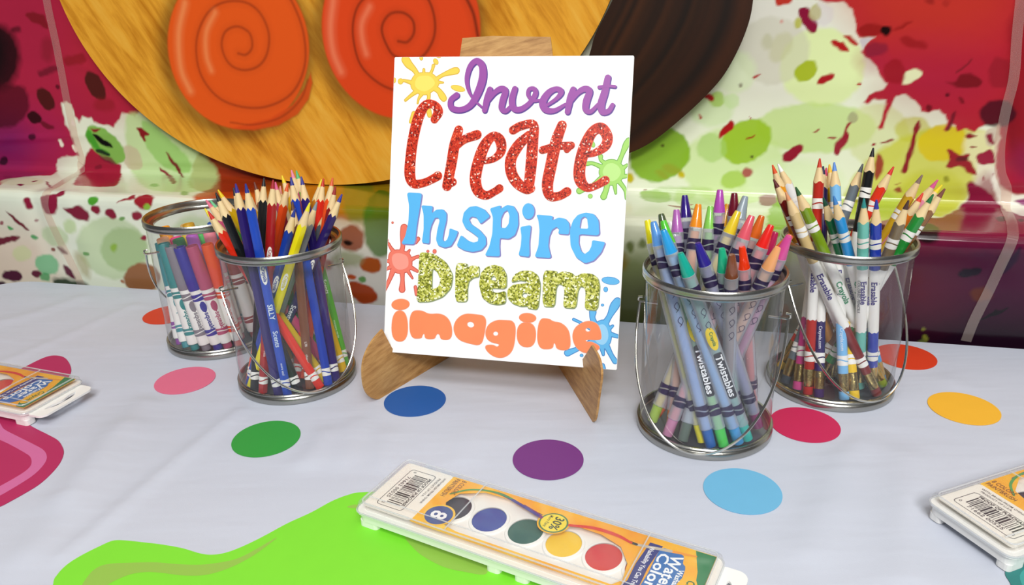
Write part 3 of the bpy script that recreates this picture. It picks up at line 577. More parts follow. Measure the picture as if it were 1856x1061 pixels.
def pal():
    off = 2.4
    cx, cy, R = 607, -204, 539
    key = [(108, 0), (150, 92), (200, 165), (260, 228), (340, 281), (430, 316), (520, 332), (600, 336), (690, 326), (800, 297), (900, 245), (980, 180), (1048, 96), (1082, 58), (1106, 0)]
    pts = []
    for a in np.concatenate([np.linspace(math.radians(18), math.radians(162), 780, endpoint=False), np.linspace(math.radians(162), math.radians(378), 90, endpoint=False)]):
        x, y = cx+R*math.cos(a), cy+R*math.sin(a)
        pts.append(px_wall(x, y, off))
    # follow the outline that can be seen
    org = tp3(*(lambda q: (q[0], NW, q[1]))(px_wall(607, 336, off)))
    e = empty('palette_cutout', org, 'big round amber wood grain palette board with orange and red paint swirls', 'wall decoration')
    W_ = lambda l: [px_wall(x, y, off) for x, y in l]
    px1 = np.hypot(*(np.array(px_wall(700, 100, off))-np.array(px_wall(600, 100, off))))/100
    def pf(pr):
        pr.C[:] = np.array(lin('4a2206'))
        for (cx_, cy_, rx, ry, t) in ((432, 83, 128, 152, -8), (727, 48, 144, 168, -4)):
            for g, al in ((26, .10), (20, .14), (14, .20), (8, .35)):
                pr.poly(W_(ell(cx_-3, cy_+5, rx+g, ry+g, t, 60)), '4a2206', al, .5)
        for (base, dark, hi, out, lines, his) in (
            ('ea5a17', 'a63a10', 'f79a5c', ell(432, 83, 128, 152, -8, 70),
             [([(432, 97), (446, 99), (457, 85), (452, 60), (430, 48), (408, 58), (402, 85), (415, 115), (440, 127), (468, 120), (484, 97), (487, 60), (470, 22), (440, 3), (400, 6), (372, 30), (356, 75), (362, 130), (390, 172), (430, 192), (480, 194), (528, 170), (552, 120), (550, 60), (530, 5), (500, -40)], 3.6)],
             [([(335, 5), (324, 60), (328, 125), (345, 165)], 8), ([(390, 22), (374, 58), (374, 100), (383, 128)], 5)]),
            ('e34717', '7a2408', 'f58a62', ell(727, 48, 144, 168, -4, 70),
             [([(722, 75), (738, 76), (750, 60), (748, 37), (730, 23), (706, 26), (692, 50), (700, 80), (718, 103), (760, 106), (785, 72), (787, 30), (770, -10), (730, -35)], 3.4), ([(690, -20), (655, 2), (641, 35), (641, 75), (655, 120), (690, 153), (735, 170)], 3), ([(842, -10), (858, 25), (866, 65)], 5)],
             [([(604, 0), (599, 50), (604, 95), (618, 130)], 9), ([(670, 12), (656, 42), (657, 72), (664, 98)], 6)])):
            pr.poly(W_(out), base, 1, .14)
            for g, al in ((0.985, .25), (0.97, .2)):
                pass
            for l, w_ in lines:
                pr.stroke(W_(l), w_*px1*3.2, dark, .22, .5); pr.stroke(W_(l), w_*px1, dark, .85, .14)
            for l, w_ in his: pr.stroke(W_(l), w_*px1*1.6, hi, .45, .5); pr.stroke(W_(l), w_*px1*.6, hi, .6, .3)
        # lower lip of the orange swirl
        pr.poly(W_([(563, 132), (567, 150), (560, 180), (540, 208), (505, 228), (460, 237), (420, 233), (445, 226), (490, 215), (530, 190), (552, 160)]), 'dd4c14', .9, .15)
        pr.stroke(W_([(418, 222), (460, 226), (510, 212), (545, 180), (558, 145)]), 2.4*px1, '8a300c', .7, .16)
    m, a, b = print_mat('palette_print', .42)
    nt = m.node_tree
    wm, r = wood('palette_wood', 'a8621a', 'c98f26', 'dba53a')
    # wood grain node chain in this material, the swirls mixed over it
    tc = nt.nodes.new('ShaderNodeTexCoord'); m0 = nt.nodes.new('ShaderNodeMapping'); m0.inputs['Rotation'].default_value = (0, math.radians(33), math.radians(13.6))
    mp = nt.nodes.new('ShaderNodeMapping'); mp.inputs['Scale'].default_value = (75, 75, 7)
    n = nt.nodes.new('ShaderNodeTexNoise'); n.inputs['Scale'].default_value = 1; n.inputs['Detail'].default_value = 5; n.inputs['Roughness'].default_value = .6; n.inputs['Distortion'].default_value = .3
    n2 = nt.nodes.new('ShaderNodeTexNoise'); n2.inputs['Scale'].default_value = 6; n2.inputs['Detail'].default_value = 2
    cr = nt.nodes.new('ShaderNodeValToRGB'); el = cr.color_ramp.elements
    el[0].position = .32; el[0].color = (*lin('c47c16'), 1); el[1].position = .68; el[1].color = (*lin('f2ba4a'), 1); k = el.new(.5); k.color = (*lin('eaa632'), 1)
    mx = nt.nodes.new('ShaderNodeMix'); mx.data_type = 'RGBA'
    mm = nt.nodes.new('ShaderNodeMath'); mm.operation = 'MULTIPLY_ADD'; mm.inputs[1].default_value = .45; 
    m3 = nt.nodes.new('ShaderNodeMath'); m3.operation = 'MULTIPLY_ADD'; m3.inputs[1].default_value = .75; m3.inputs[2].default_value = -.1
    nt.links.new(tc.outputs['Object'], m0.inputs[0]); nt.links.new(m0.outputs[0], mp.inputs[0]); nt.links.new(mp.outputs[0], n.inputs['Vector']); nt.links.new(tc.outputs['Object'], n2.inputs['Vector'])
    nt.links.new(n2.outputs['Fac'], mm.inputs[0]); nt.links.new(n.outputs['Fac'], m3.inputs[0]); nt.links.new(m3.outputs[0], mm.inputs[2]); nt.links.new(mm.outputs[0], cr.inputs[0])
    nt.links.new(a.outputs['Alpha'], mx.inputs[0]); nt.links.new(cr.outputs[0], mx.inputs[6]); nt.links.new(a.outputs['Color'], mx.inputs[7]); nt.links.new(mx.outputs[2], b.inputs['Base Color'])
    for l in list(nt.links):
        if l.to_node == b and l.from_node == a: nt.links.remove(l)
    g, bk_ = board_grid('palette_face', pts, off, .5, pf, m, e, org, 240, px_wall(607, -204, off))
    bk_.build('palette_back', mat('a8763a', .7), e, org, smooth_=False)
pal()
def bristle():
    off = 3.3
    right = [(1060, 292), (1110, 283), (1142, 277), (1182, 257), (1228, 221), (1277, 176), (1316, 130), (1350, 62), (1365, 0), (1366, -90), (1340, -190)]
    left = [(1250, -240), (1170, -170), (1132, -60), (1110, 0), (1080, 60), (1068, 100), (1042, 180), (1035, 250)]
    px_o = smooth_loop(right+left, 8)
    W_ = lambda l: [px_wall(x, y, off) for x, y in l]
    q = px_wall(1100, 285, off); org = tp3(q[0], NW, q[1])
    e = empty('bristle_cutout', org, 'dark brown striped board cutout shaped like brush bristles, right of palette', 'wall decoration')
    tip = np.array([1065, 288])
    def pf(pr):
        pr.C[:] = np.array(lin('241003')); pr.A[:] = 1
        R = np.array(right[2:], float); Lf = np.array([(1042, 180), (1068, 100), (1080, 60), (1110, 0), (1132, -60), (1170, -170)], float)
        def line(f):   # a curve between the right (0) and left (1) edges
            k = 12; out = []
            for t in np.linspace(0, 1, k):
                a = np.array([np.interp(t*(len(R)-1), range(len(R)), R[:, i]) for i in (0, 1)]); b = np.array([np.interp(t*(len(Lf)-1), range(len(Lf)), Lf[:, i]) for i in (0, 1)])
                out.append(tuple(a*(1-f)+b*f))
            return out
        u = .078
        for f, w_, c, al in ((.06, 24, '3a1a05', .9), (.19, 13, '070301', .9), (.30, 26, '301504', .8), (.45, 16, '0e0501', .85), (.55, 12, '361804', .7), (.66, 22, '1a0a02', .7), (.76, 8, '482408', .6), (.88, 14, '0b0401', .85), (.97, 8, '321604', .6)):
            pr.stroke(W_(line(f)), w_*u*1.0, c, al, .8)
        rnd = random.Random(2)
        for k in range(26):
            pr.stroke(W_(line(rnd.uniform(.1, .98))), rnd.uniform(2, 6)*u, rnd.choice(['120802', '4a2509', '2a1404']), .4, .3)
    m, a, b = print_mat('bristle_print', .5)
    g, bk_ = board_grid('bristle_face', W_(px_o), off, .5, pf, m, e, org, 120)
    bk_.build('bristle_back', mat('5a4028', .7), e, org, smooth_=False)
bristle()

# ------------------------------------------------------------------ sign card on its easel
SB = np.array([-11.368, 61.887, 3.667]); SY, ST = -0.2323, 0.3279
SEX = np.array([math.cos(SY), math.sin(SY), 0]); _sn = np.array([-math.sin(SY), math.cos(SY), 0])
SEV = _sn*math.sin(ST)+np.array([0, 0, math.cos(ST)]); SNN = np.cross(SEX, SEV)   # towards the viewer
def sg3(u, v, h): return SB+SEX*u+SEV*v+SNN*h
def sgp(x, y):
    P = on_plane(x, y, SB, SNN)-SB; return float(P@SEX), float(P@SEV)
def sign():
    e = empty('sign_card', SB+SEX*10.16, 'white art card reading Invent Create Inspire Dream imagine, on wood grain easel', 'sign')
    org = SB+SEX*10.16
    MB().sheet([rrect(0, 0, 20.32, 25.4, .12, 3)], sg3, -.28, 0).build('card', mat('fcfcfb', .38, var=.005), e, org, smooth_=False)
    K1 = (640, 40, 3.3148); K2 = (640, 330, 3.437); K3 = (640, 480, 3.4222)
    def T(k, pts):
        out = []
        for p in pts:
            u, v = sgp(k[0]+p[0]/k[2], k[1]+p[1]/k[2])
            out.append((u, v)+tuple(w_/k[2]/21.5 for w_ in p[2:3]))
        return out
    def letter(name, k, strokes=(), polys=(), m=None, under=None, grow=.05, h=.035, shift=(0, 0)):
        b = MB(); i = 0
        for st in strokes:
            b.ribbon(T(k, st), sg3, h+.008*i); i += 1
        for lp in polys:
            b.sheet([T(k, l) for l in lp], sg3, h+.008*i); i += 1
        lo = b.build('letter', m, e, org, smooth_=False); lo['label'] = name
        if under:
            b = MB(); i = 0
            f = lambda u, v, hh: sg3(u+shift[0], v+shift[1], hh)
            for st in strokes: b.ribbon(T(k, st), f, h-.02+.001*i, rise=.001, grow=grow); i += 1
            for lp in polys:
                for l in lp:
                    L = T(k, l); b.ribbon([(*p, .05) for p in L+[L[0]]], f, h-.02+.001*i, rise=.001, grow=grow*.6, curved=False); i += 1
                if shift != (0, 0): b.sheet([T(k, l) for l in lp], f, h-.022)
            b.build('letter_edge', under, lo, org, smooth_=False)
        return lo
    # paint splats
    def splat(nm, k, core, arms, drops, fill, edge, hl):
        b = MB(); c = MB(); d = MB(); i = 0
        sg3 = lambda u, v, h: globals()['sg3'](min(max(u, .02), 20.30), min(max(v, .02), 25.38), h)
        c.sheet([T(k, smooth_loop(core, 4))], sg3, .012); L = T(k, core)
        b.ribbon([(*p, .06) for p in T(k, smooth_loop(core, 2))]+[(*T(k, core)[0], .06)], sg3, .006, .001, .03)
        for a in arms:
            b.ribbon(T(k, a), sg3, .003+.0002*i, .001, .07); c.ribbon(T(k, a), sg3, .0125+.0002*i, .001); i += 1
        for (x, y, rx, ry, t) in drops:
            b.sheet([T(k, ell(x, y, rx+3, ry+3, t, 16))], sg3, .003+.0002*i); c.sheet([T(k, ell(x, y, rx, ry, t, 16))], sg3, .013+.0002*i); i += 1
        cx, cy = np.mean(core, 0); d.sheet([T(k, [(cx+(p[0]-cx)*.72, cy+(p[1]-cy)*.72) for p in smooth_loop(core, 4)])], sg3, .018)
        o = c.build('paint_splat', mat(fill, .4), e, org, smooth_=False); o['label'] = nm
        b.build('splat_outline', mat(edge, .4), e, org, smooth_=False); d.build('splat_core', mat(hl, .35), e, org, smooth_=False)
    splat('yellow paint splat in the upper corner', K1, [(375, 315), (430, 305), (470, 310), (500, 335), (515, 370), (490, 405), (440, 435), (395, 430), (355, 400), (350, 360)],
          [[(400, 340, 20), (370, 290, 24), (335, 255, 40), (315, 225, 44)], [(425, 330, 16), (425, 285, 8)], [(455, 330, 18), (475, 290, 10), (483, 262, 14)], [(490, 350, 20), (540, 318, 16), (600, 297, 34), (620, 293, 34)], [(490, 360, 18), (540, 364, 4)],
           [(480, 390, 30), (515, 415, 26), (535, 445, 34), (545, 460, 30)], [(450, 410, 26), (455, 450, 14), (450, 475, 18)], [(420, 420, 24), (395, 460, 8), (388, 488, 4)], [(390, 410, 26), (350, 440, 14), (315, 470, 10)], [(370, 370, 26), (320, 355, 12), (300, 352, 10)], [(455, 535, 24), (460, 560, 22)], [(365, 550, 22), (345, 600, 12)]],
          [(285, 357, 14, 16, 0), (249, 350, 6, 14, 0), (497, 238, 12, 18, -30), (410, 215, 9, 14, 0), (515, 207, 12, 7, 0), (630, 399, 42, 16, 15)], 'f3d552', 'e0b43c', 'f9e56c')
    splat('green paint splat at the card edge', K1, [(1490, 870), (1520, 835), (1570, 830), (1615, 860), (1630, 910), (1600, 960), (1550, 980), (1505, 950), (1480, 910)],
          [[(1590, 860, 26), (1615, 800, 18), (1640, 740, 30), (1655, 712, 26)], [(1515, 850, 20), (1490, 830, 14), (1487, 808, 20)], [(1490, 870, 20), (1440, 850, 14), (1405, 852, 18)], [(1620, 880, 20), (1645, 860, 10)], [(1600, 930, 22), (1650, 925, 16)], [(1530, 960, 30), (1520, 1010, 24), (1505, 1050, 30)], [(1490, 940, 24), (1430, 985, 14), (1360, 1015, 30)], [(1570, 970, 20), (1578, 1030, 6)], [(1600, 960, 20), (1635, 1010, 14), (1643, 1060, 12)]],
          [(1440, 735, 11, 18, -20), (1425, 1047, 12, 12, 0)], 'a6da68', '6fae44', 'bfe98a')
    splat('coral red paint splat beside Dream', K2, [(232, 440), (270, 425), (310, 430), (350, 450), (365, 490), (360, 540), (320, 565), (270, 565), (235, 530), (222, 480)],
          [[(300, 440, 30), (310, 400, 22), (312, 330, 34), (318, 285, 40)], [(260, 445, 24), (235, 410, 14), (222, 385, 10)], [(335, 450, 22), (352, 425, 6)], [(350, 490, 26), (385, 472, 14), (407, 465, 14)], [(355, 530, 22), (400, 556, 12)], [(335, 545, 20), (370, 600, 5)], [(305, 555, 30), (308, 610, 20), (305, 670, 36)], [(250, 550, 30), (222, 620, 18), (185, 680, 32)], [(235, 530, 20), (180, 555, 6)], [(230, 495, 18), (168, 488, 6)], [(405, 355, 20), (390, 378, 14)], [(388, 655, 14), (395, 700, 14)]],
          [(204, 369, 14, 18, 20), (246, 254, 5, 5, 0), (177, 599, 7, 9, 0), (508, 433, 10, 12, 0), (466, 432, 7, 6, 0)], 'ef7a66', 'c85244', 'f79c8c')
    splat('sky blue paint splat at the lower corner', K3, [(1500, 370), (1545, 345), (1580, 365), (1600, 420), (1595, 480), (1560, 520), (1510, 510), (1480, 470), (1470, 420)],
          [[(1560, 370, 36), (1590, 320, 26), (1620, 260, 46), (1640, 228, 40)], [(1500, 370, 30), (1485, 330, 26), (1487, 295, 36)], [(1585, 400, 20), (1610, 380, 8)], [(1590, 430, 24), (1640, 445, 16)], [(1480, 400, 18), (1410, 360, 10), (1368, 340, 10)], [(1570, 500, 30), (1600, 560, 22), (1625, 600, 26)], [(1545, 520, 24), (1552, 558, 10)], [(1490, 500, 30), (1470, 570, 26), (1455, 600, 36)], [(1480, 480, 30), (1400, 520, 20), (1330, 548, 34)], [(1548, 625, 18), (1556, 645, 14)]],
          [(1597, 100, 54, 22, 8), (1567, 154, 12, 14, 0), (1547, 251, 8, 6, 0), (1417, 563, 9, 8, 0)], '62b6ea', '3c84c8', '9ad2f4')
    # drops of orange over the word imagine belong to the letter i
    purple = mat('9c4ea4', .4, var=.05); pe = mat('5f3f96', .4)
    inv = dict(
        I=[[(622, 440, 36), (588, 470, 34), (592, 515, 36), (645, 528, 34), (705, 500, 38), (748, 430, 46), (778, 340, 48), (776, 265, 42), (742, 234, 36), (704, 268, 34), (684, 340, 28), (694, 410, 20), (725, 465, 14), (772, 510, 12)]],
        n=[[(822, 405, 34), (806, 460, 40), (790, 530, 32)], [(808, 478, 22), (850, 425, 30), (888, 402, 36), (915, 415, 38), (900, 470, 40), (893, 518, 36), (918, 535, 28), (955, 500, 22)]],
        v=[[(972, 402, 34), (955, 465, 40), (965, 518, 36), (1005, 525, 34), (1058, 490, 30), (1095, 435, 32), (1088, 402, 26), (1058, 405, 24), (1052, 440, 22), (1080, 472, 18), (1125, 470, 14)]],
        e=[[(1165, 500, 18), (1225, 458, 24), (1250, 420, 34), (1222, 402, 30), (1175, 425, 38), (1140, 480, 44), (1155, 525, 38), (1210, 532, 28), (1275, 495, 18)]],
        n2=[[(1322, 405, 34), (1304, 460, 40), (1288, 540, 32)], [(1306, 480, 22), (1350, 425, 30), (1392, 402, 36), (1420, 418, 38), (1402, 475, 42), (1398, 525, 36), (1428, 538, 26), (1472, 495, 20)]],
        t=[[(1530, 335, 36), (1512, 420, 42), (1490, 495, 44), (1498, 540, 36), (1535, 535, 30), (1558, 500, 26)], [(1478, 392, 20), (1530, 385, 16), (1572, 388, 18)]])
    for nm, st in inv.items(): letter('purple brush letter '+nm[0]+' of Invent', K1, st, m=purple, under=pe, grow=.02, shift=(.07, -.07))
    red = glitter('red_glitter', [(0, '7c1408'), (.2, 'c02810'), (.55, 'd8381c'), (.85, 'f0603c'), (.955, 'ffe0d0')], 900)
    re = mat('e8583c', .5)
    cre = dict(
        C=[[(490, 585, 44), (512, 540, 56), (490, 500, 44), (440, 498, 52), (398, 560, 62), (366, 680, 62), (348, 800, 62), (342, 920, 64), (368, 972, 50), (430, 965, 44), (485, 940, 46), (510, 925, 50)]],
        r=[[(635, 650, 50), (610, 740, 60), (590, 860, 60), (565, 985, 56)], [(575, 975, 40), (600, 962, 44)], [(622, 745, 40), (670, 705, 46), (745, 678, 52)]],
        e=[[(775, 838, 30), (840, 825, 34), (888, 780, 50), (885, 715, 58), (845, 685, 46), (795, 735, 60), (757, 830, 66), (735, 940, 66), (752, 1015, 60), (800, 1042, 46), (850, 1020, 40), (880, 1000, 44)]],
        a=[[(962, 650, 46), (1010, 625, 46), (1085, 618, 46), (1080, 720, 60), (1070, 860, 62), (1055, 1000, 56)], [(1055, 680, 44), (995, 740, 60), (950, 820, 62), (950, 900, 62), (985, 965, 60), (1040, 1005, 50), (1068, 1000, 48)]],
        t=[[(1255, 622, 52), (1220, 720, 62), (1190, 860, 64), (1168, 980, 62), (1185, 1045, 52), (1240, 1045, 44), (1285, 1020, 48)], [(1138, 770, 40), (1220, 748, 40), (1310, 742, 40)], [(1305, 745, 36), (1285, 768, 32)]],
        e2=[[(1395, 798, 30), (1455, 785, 36), (1515, 745, 52), (1528, 690, 56), (1490, 638, 58), (1435, 665, 56), (1390, 760, 66), (1362, 870, 64), (1365, 950, 62), (1405, 995, 44), (1455, 985, 38), (1515, 952, 46)]])
    for nm, st in cre.items(): letter('red glitter letter '+nm[0]+' of Create', K1, st, m=red, under=re, grow=.045, h=.055)
    blue = mat('5ab8f2', .42, var=.03); be = mat('8a84c0', .5)
    ins = dict(
        I=([], [[[(335, 65), (430, 70), (418, 150), (398, 270), (385, 390), (300, 385), (325, 340), (345, 250), (350, 150)]]]),
        n=([], [[[(425, 145), (497, 150), (492, 195), (520, 172), (560, 170), (583, 195), (582, 240), (565, 310), (558, 360), (570, 372), (586, 360), (597, 330), (602, 288), (655, 308), (640, 350), (610, 400), (570, 410), (530, 395), (517, 360), (525, 300), (540, 240), (530, 222), (510, 225), (490, 265), (478, 310), (476, 385), (428, 378), (440, 300), (440, 200)]]]),
        s=([], [[[(855, 215), (795, 262), (770, 222), (740, 215), (722, 232), (735, 262), (790, 300), (828, 345), (830, 390), (800, 425), (745, 437), (690, 425), (645, 398), (672, 330), (715, 365), (750, 378), (778, 370), (780, 345), (745, 318), (700, 288), (680, 245), (690, 190), (725, 155), (770, 150), (820, 172)]]]),
        p=([], [[[(852, 165), (920, 145), (918, 168), (960, 143), (1000, 150), (1028, 195), (1030, 270), (1010, 330), (970, 355), (915, 350), (912, 400), (916, 465), (820, 460), (850, 400), (868, 320), (872, 220)], [(920, 285), (922, 225), (940, 188), (962, 175), (975, 210), (970, 260), (950, 287)]]]),
        i=([], [[ell(1092, 182, 38, 50, 0, 20)], [[(1042, 280), (1110, 268), (1098, 370), (1100, 468), (1030, 458), (1045, 400), (1050, 340)]]]),
        r=([], [[[(1142, 203), (1245, 212), (1240, 240), (1280, 222), (1320, 228), (1345, 255), (1350, 290), (1342, 328), (1278, 322), (1284, 295), (1268, 280), (1240, 298), (1222, 340), (1216, 400), (1235, 475), (1130, 468), (1155, 400), (1162, 300), (1155, 240)]]]),
        e=([], [[[(1350, 300), (1370, 240), (1400, 205), (1450, 190), (1500, 200), (1530, 240), (1535, 335), (1408, 325), (1405, 380), (1420, 430), (1442, 450), (1470, 430), (1485, 400), (1490, 362), (1572, 375), (1545, 440), (1500, 490), (1445, 508), (1390, 470), (1355, 400)], [(1410, 290), (1420, 230), (1440, 215), (1458, 225), (1466, 292)]]]))
    for nm, (st, pl) in ins.items(): letter('sky blue letter '+nm+' of Inspire', K2, st, [[round_off(l, 2, .12) for l in g_] for g_ in pl], m=blue, under=be, grow=.02, shift=(.07, -.06))
    gold = glitter('gold_glitter', [(0, '6e7420'), (.25, 'a8ac3c'), (.5, 'c6c858'), (.72, 'e4e48c'), (.9, 'fbfbdc')], 800)
    ge = mat('8c9a70', .5)
    dr = dict(
        D=[[(415, 437), (500, 445), (580, 500), (622, 580), (610, 660), (560, 715), (480, 745), (395, 747), (405, 640), (410, 540)], [(494, 535), (525, 558), (546, 610), (532, 655), (490, 672)]],
        r=[[(640, 505), (712, 508), (712, 535), (740, 520), (787, 525), (785, 590), (750, 595), (722, 618), (713, 660), (712, 745), (635, 745)]],
        e=[[(785, 640), (795, 570), (830, 530), (880, 515), (930, 530), (957, 580), (955, 665), (862, 660), (872, 685), (900, 692), (950, 678), (950, 755), (900, 765), (850, 755), (805, 720)], [(857, 612), (862, 592), (878, 585), (892, 597), (893, 614)]],
        a=[[(985, 625), (1000, 580), (1050, 553), (1110, 553), (1150, 580), (1168, 640), (1152, 795), (1090, 787), (1088, 772), (1045, 775), (995, 757), (962, 720), (962, 670), (1000, 638), (1082, 632), (1078, 618), (1040, 612)], [(1052, 702), (1065, 690), (1085, 692), (1088, 715), (1070, 722), (1055, 716)]],
        m=[[(1185, 550), (1270, 555), (1268, 575), (1310, 555), (1360, 565), (1385, 590), (1430, 568), (1490, 572), (1525, 600), (1537, 650), (1522, 800), (1442, 792), (1450, 690), (1440, 655), (1415, 650), (1400, 680), (1388, 787), (1308, 782), (1318, 680), (1305, 640), (1280, 635), (1265, 660), (1255, 778), (1180, 775)]])
    for nm, pl in dr.items(): letter('gold glitter letter '+nm+' of Dream', K2, [], [[round_off(l, 2, .15) for l in pl]], m=gold, under=ge, grow=.02, shift=(.05, -.05), h=.06)
    org_ = mat('f58a58', .5, var=.05); oe = mat('f7a184', .5)
    im = dict(
        i=[[ell(295, 247, 55, 33, -4, 20)], [[(245, 288), (335, 285), (342, 475), (238, 475)]]],
        m=[[[(352, 290), (425, 283), (470, 310), (540, 303), (590, 330), (615, 390), (610, 465), (545, 465), (540, 435), (525, 425), (512, 440), (508, 460), (448, 460), (446, 432), (438, 425), (428, 440), (425, 458), (352, 455)]]],
        a=[[smooth_loop([(620, 400), (640, 340), (690, 305), (750, 308)], 1)+[(830, 320), (815, 430), (795, 502), (725, 490), (650, 465)], ell(730, 372, 24, 20, 20, 14)]],
        g=[[[(820, 420), (840, 370), (890, 345), (930, 345), (1008, 350), (1005, 470), (985, 545), (930, 580), (870, 570), (825, 530), (820, 500), (870, 498), (895, 515), (915, 492), (860, 482), (830, 460)], ell(885, 428, 18, 16, 0, 12)]],
        i2=[[ell(1083, 330, 52, 28, 4, 20)], [[(1018, 358), (1135, 362), (1130, 515), (1018, 505)]]],
        n=[[[(1150, 335), (1215, 335), (1240, 355), (1290, 360), (1335, 400), (1348, 460), (1345, 530), (1265, 528), (1255, 485), (1243, 485), (1238, 525), (1140, 520)]]],
        e=[[[(1358, 450), (1375, 390), (1430, 355), (1480, 350), (1525, 375), (1542, 450), (1530, 468), (1435, 462), (1448, 482), (1478, 478), (1530, 505), (1525, 525), (1490, 545), (1440, 550), (1385, 520)], ell(1457, 404, 18, 14, 0, 12)]])
    for nm, pl in im.items(): letter('coral orange letter '+nm[0]+' of imagine', K3, [], [[round_off(l, 3, .25) if len(l) < 30 else l for l in g_] for g_ in pl], m=org_, under=oe, grow=.03, h=.045)
sign()

def easel():
    wm, r = wood('easel_wood', '9c6c34', 'bf8f52', 'd2a566', (40, 40, 260), (0, .25, 0), .5)
    base = np.array([-1.5, 66.0, 0.0])
    e = empty('cardboard_easel', base, 'folded wood grain cardboard easel holding up the white sign card', 'easel')
    bo = -.55
    f = lambda u, v, h: sg3(u, v, h)
    q = [sgp(*p) for p in ((832, 97), (838, 69), (893, 65), (998, 67), (1001, 97))]
    # bring onto the plane behind the card
    def beh(x, y): P = on_plane(x, y, SB+SNN*bo, SNN)-SB; return float(P@SEX), float(P@SEV)
    top = [beh(*p) for p in ((833, 104), (838, 69), (893, 65), (998, 67), (1002, 104))]
    MB().sheet([[(5.2, .6), (15.2, .6), (14.6, 10)]+[top[4], top[3], top[2], top[1], top[0]]+[(5.8, 10)]], f, bo-.15, bo).build('back_panel', wm, e, base, smooth_=False)
    def flap(bf, bk, prong, tail, notch):
        bf, bk = np.array(bf), np.array(bk); d = bk-bf; L = np.linalg.norm(d); d = d/L; N = np.array([-d[1], d[0], 0])
        def pp(x, y): P = on_plane(x, y, bf, N)-bf; return float(P@d), max(float(P[2]), 0.0)
        P = [pp(*p[:2]) for p in smooth(prong, 5)]; zn = pp(*notch)[1]
        def ds(z, back): return float(((SB-SNN*back)-bf-np.array([0, 0, z]))@SNN/(d@SNN))   # where the card's plane crosses this leg
        pts = P+[(ds(zn, -.03), zn), (ds(zn, .32), zn), (ds(14, .34), 14), (ds(14, .34)+1.5, 14), (L+.6, 0.0)]
        g = lambda u, v, h: bf+d*u+np.array([0, 0, v])+N*h
        loop = pts
        A = sum(loop[i][0]*loop[(i+1) % len(loop)][1]-loop[(i+1) % len(loop)][0]*loop[i][1] for i in range(len(loop)))
        MB().sheet([loop], g, -.09, .09).build('leg', wm, e, base, smooth_=False)
    flap((-11.9, 60.0, 0), (-6.47, 67.6, 0), [(700, 717), (690, 722), (678, 723), (666, 716), (658, 698), (656, 667), (661, 643), (674, 618), (692, 597)], None, (697, 639))
    flap((6.35, 55.3, 0), (4.0, 66.5, 0), [(1068, 760), (1075, 765), (1081, 757), (1087, 716), (1091.5, 679), (1087, 650), (1074, 626)], None, (1071, 670))
easel()

# ------------------------------------------------------------------ paper dots and paper paint puddles on the cloth
DOTS = [('pink', (-30.37, 64.5), 'e06c8c', 'rose pink paper dot in front of the marker pail'), ('blue', (-8.63, 59.52), '1c5aa6', 'royal blue paper dot beside the easel leg'),
        ('green', (-19.95, 54.08), '2f9a3c', 'leaf green paper dot on the cloth left of centre'), ('purple', (2.37, 50.1), '74307f', 'plum purple paper dot behind the paint tray'),
        ('lblue', (15.71, 45.58), '6fb6dc', 'light sky blue paper dot in front of the crayon pail'), ('yellow', (36.76, 55.81), 'f2b632', 'golden yellow paper dot on the right of the cloth'),
        ('mag', (23.08, 53.98), 'c81e56', 'magenta paper dot between the two right pails'), ('ored', (36.5, 65.32), 'd83c16', 'orange red paper dot behind the eraser pencil pail'),
        ('red', (-38.21, 80.35), 'd63a18', 'orange red paper dot half hidden behind the marker pail')]
for nm, c, col, lb in DOTS:
    b = MB(); g = lambda u, v, h: np.array([c[0]+u, c[1]+v, h]); b.sheet([ell(0, 0, 2.665, 2.665, 0, 64)], g, .01, .05)
    tag(b.build('paper_dot', mat(col, .55, var=.03), None, (c[0], c[1], 0), smooth_=False), lb, 'paper dot', 'round paper dots scattered on the cloth')
def tpx(l, z=0.0): return [tuple(on_z(x, y, z)[:2]) for x, y in l]
def puddle(name, label, outline, col, inner, incol):
    O = smooth_loop(tpx(outline), 6); c = (*np.mean(O, 0), 0)
    e = empty(name, c, label, 'paper cutout')
    g = lambda u, v, h: np.array([u, v, h])
    MB().sheet([O], g, .012, .05).build('paper', mat(col, .6, var=.03), e, c, smooth_=False)
    for l in inner: MB().sheet([smooth_loop(tpx(l), 6)], g, .056).build('printed_swirl', mat(incol, .6), e, c, smooth_=False)
k8 = lambda l: [(80+x/2.9935, 850+y/2.9935) for x, y in l]
k7 = lambda l: [(x/3.425, 620+y/3.425) for x, y in l]
k4 = lambda l: [(640+x/4.228, 810+y/4.228) for x, y in l]
puddle('paper_puddle', 'lime green paper puddle under the middle paint tray', k8([(50, 632), (75, 575), (130, 520), (210, 470), (300, 425), (370, 395), (430, 392), (540, 403), (640, 415), (750, 435), (850, 464), (920, 470), (1000, 455), (1100, 415), (1200, 365), (1320, 300), (1450, 240), (1560, 180), (1650, 145), (1730, 131)])+[(740, 895), (860, 930), (960, 985), (1010, 1061), (900, 1180), (560, 1230), (220, 1200), (100, 1120)], '7fdc32',
       [k8([(205, 660), (240, 585), (290, 540), (350, 521), (450, 515), (600, 512), (700, 520), (850, 525), (1000, 505), (1080, 478), (1160, 435), (1262, 377), (1220, 415), (1120, 485), (1000, 545), (880, 580), (760, 584), (640, 570), (560, 565), (480, 575), (410, 600), (350, 632), (320, 665)]), k8([(1643, 212), (1690, 198), (1740, 208), (1700, 219)]), k4([(410, 690), (470, 790), (560, 860), (700, 930), (850, 965), (1010, 985), (1000, 900), (700, 740)])], '92be4c')
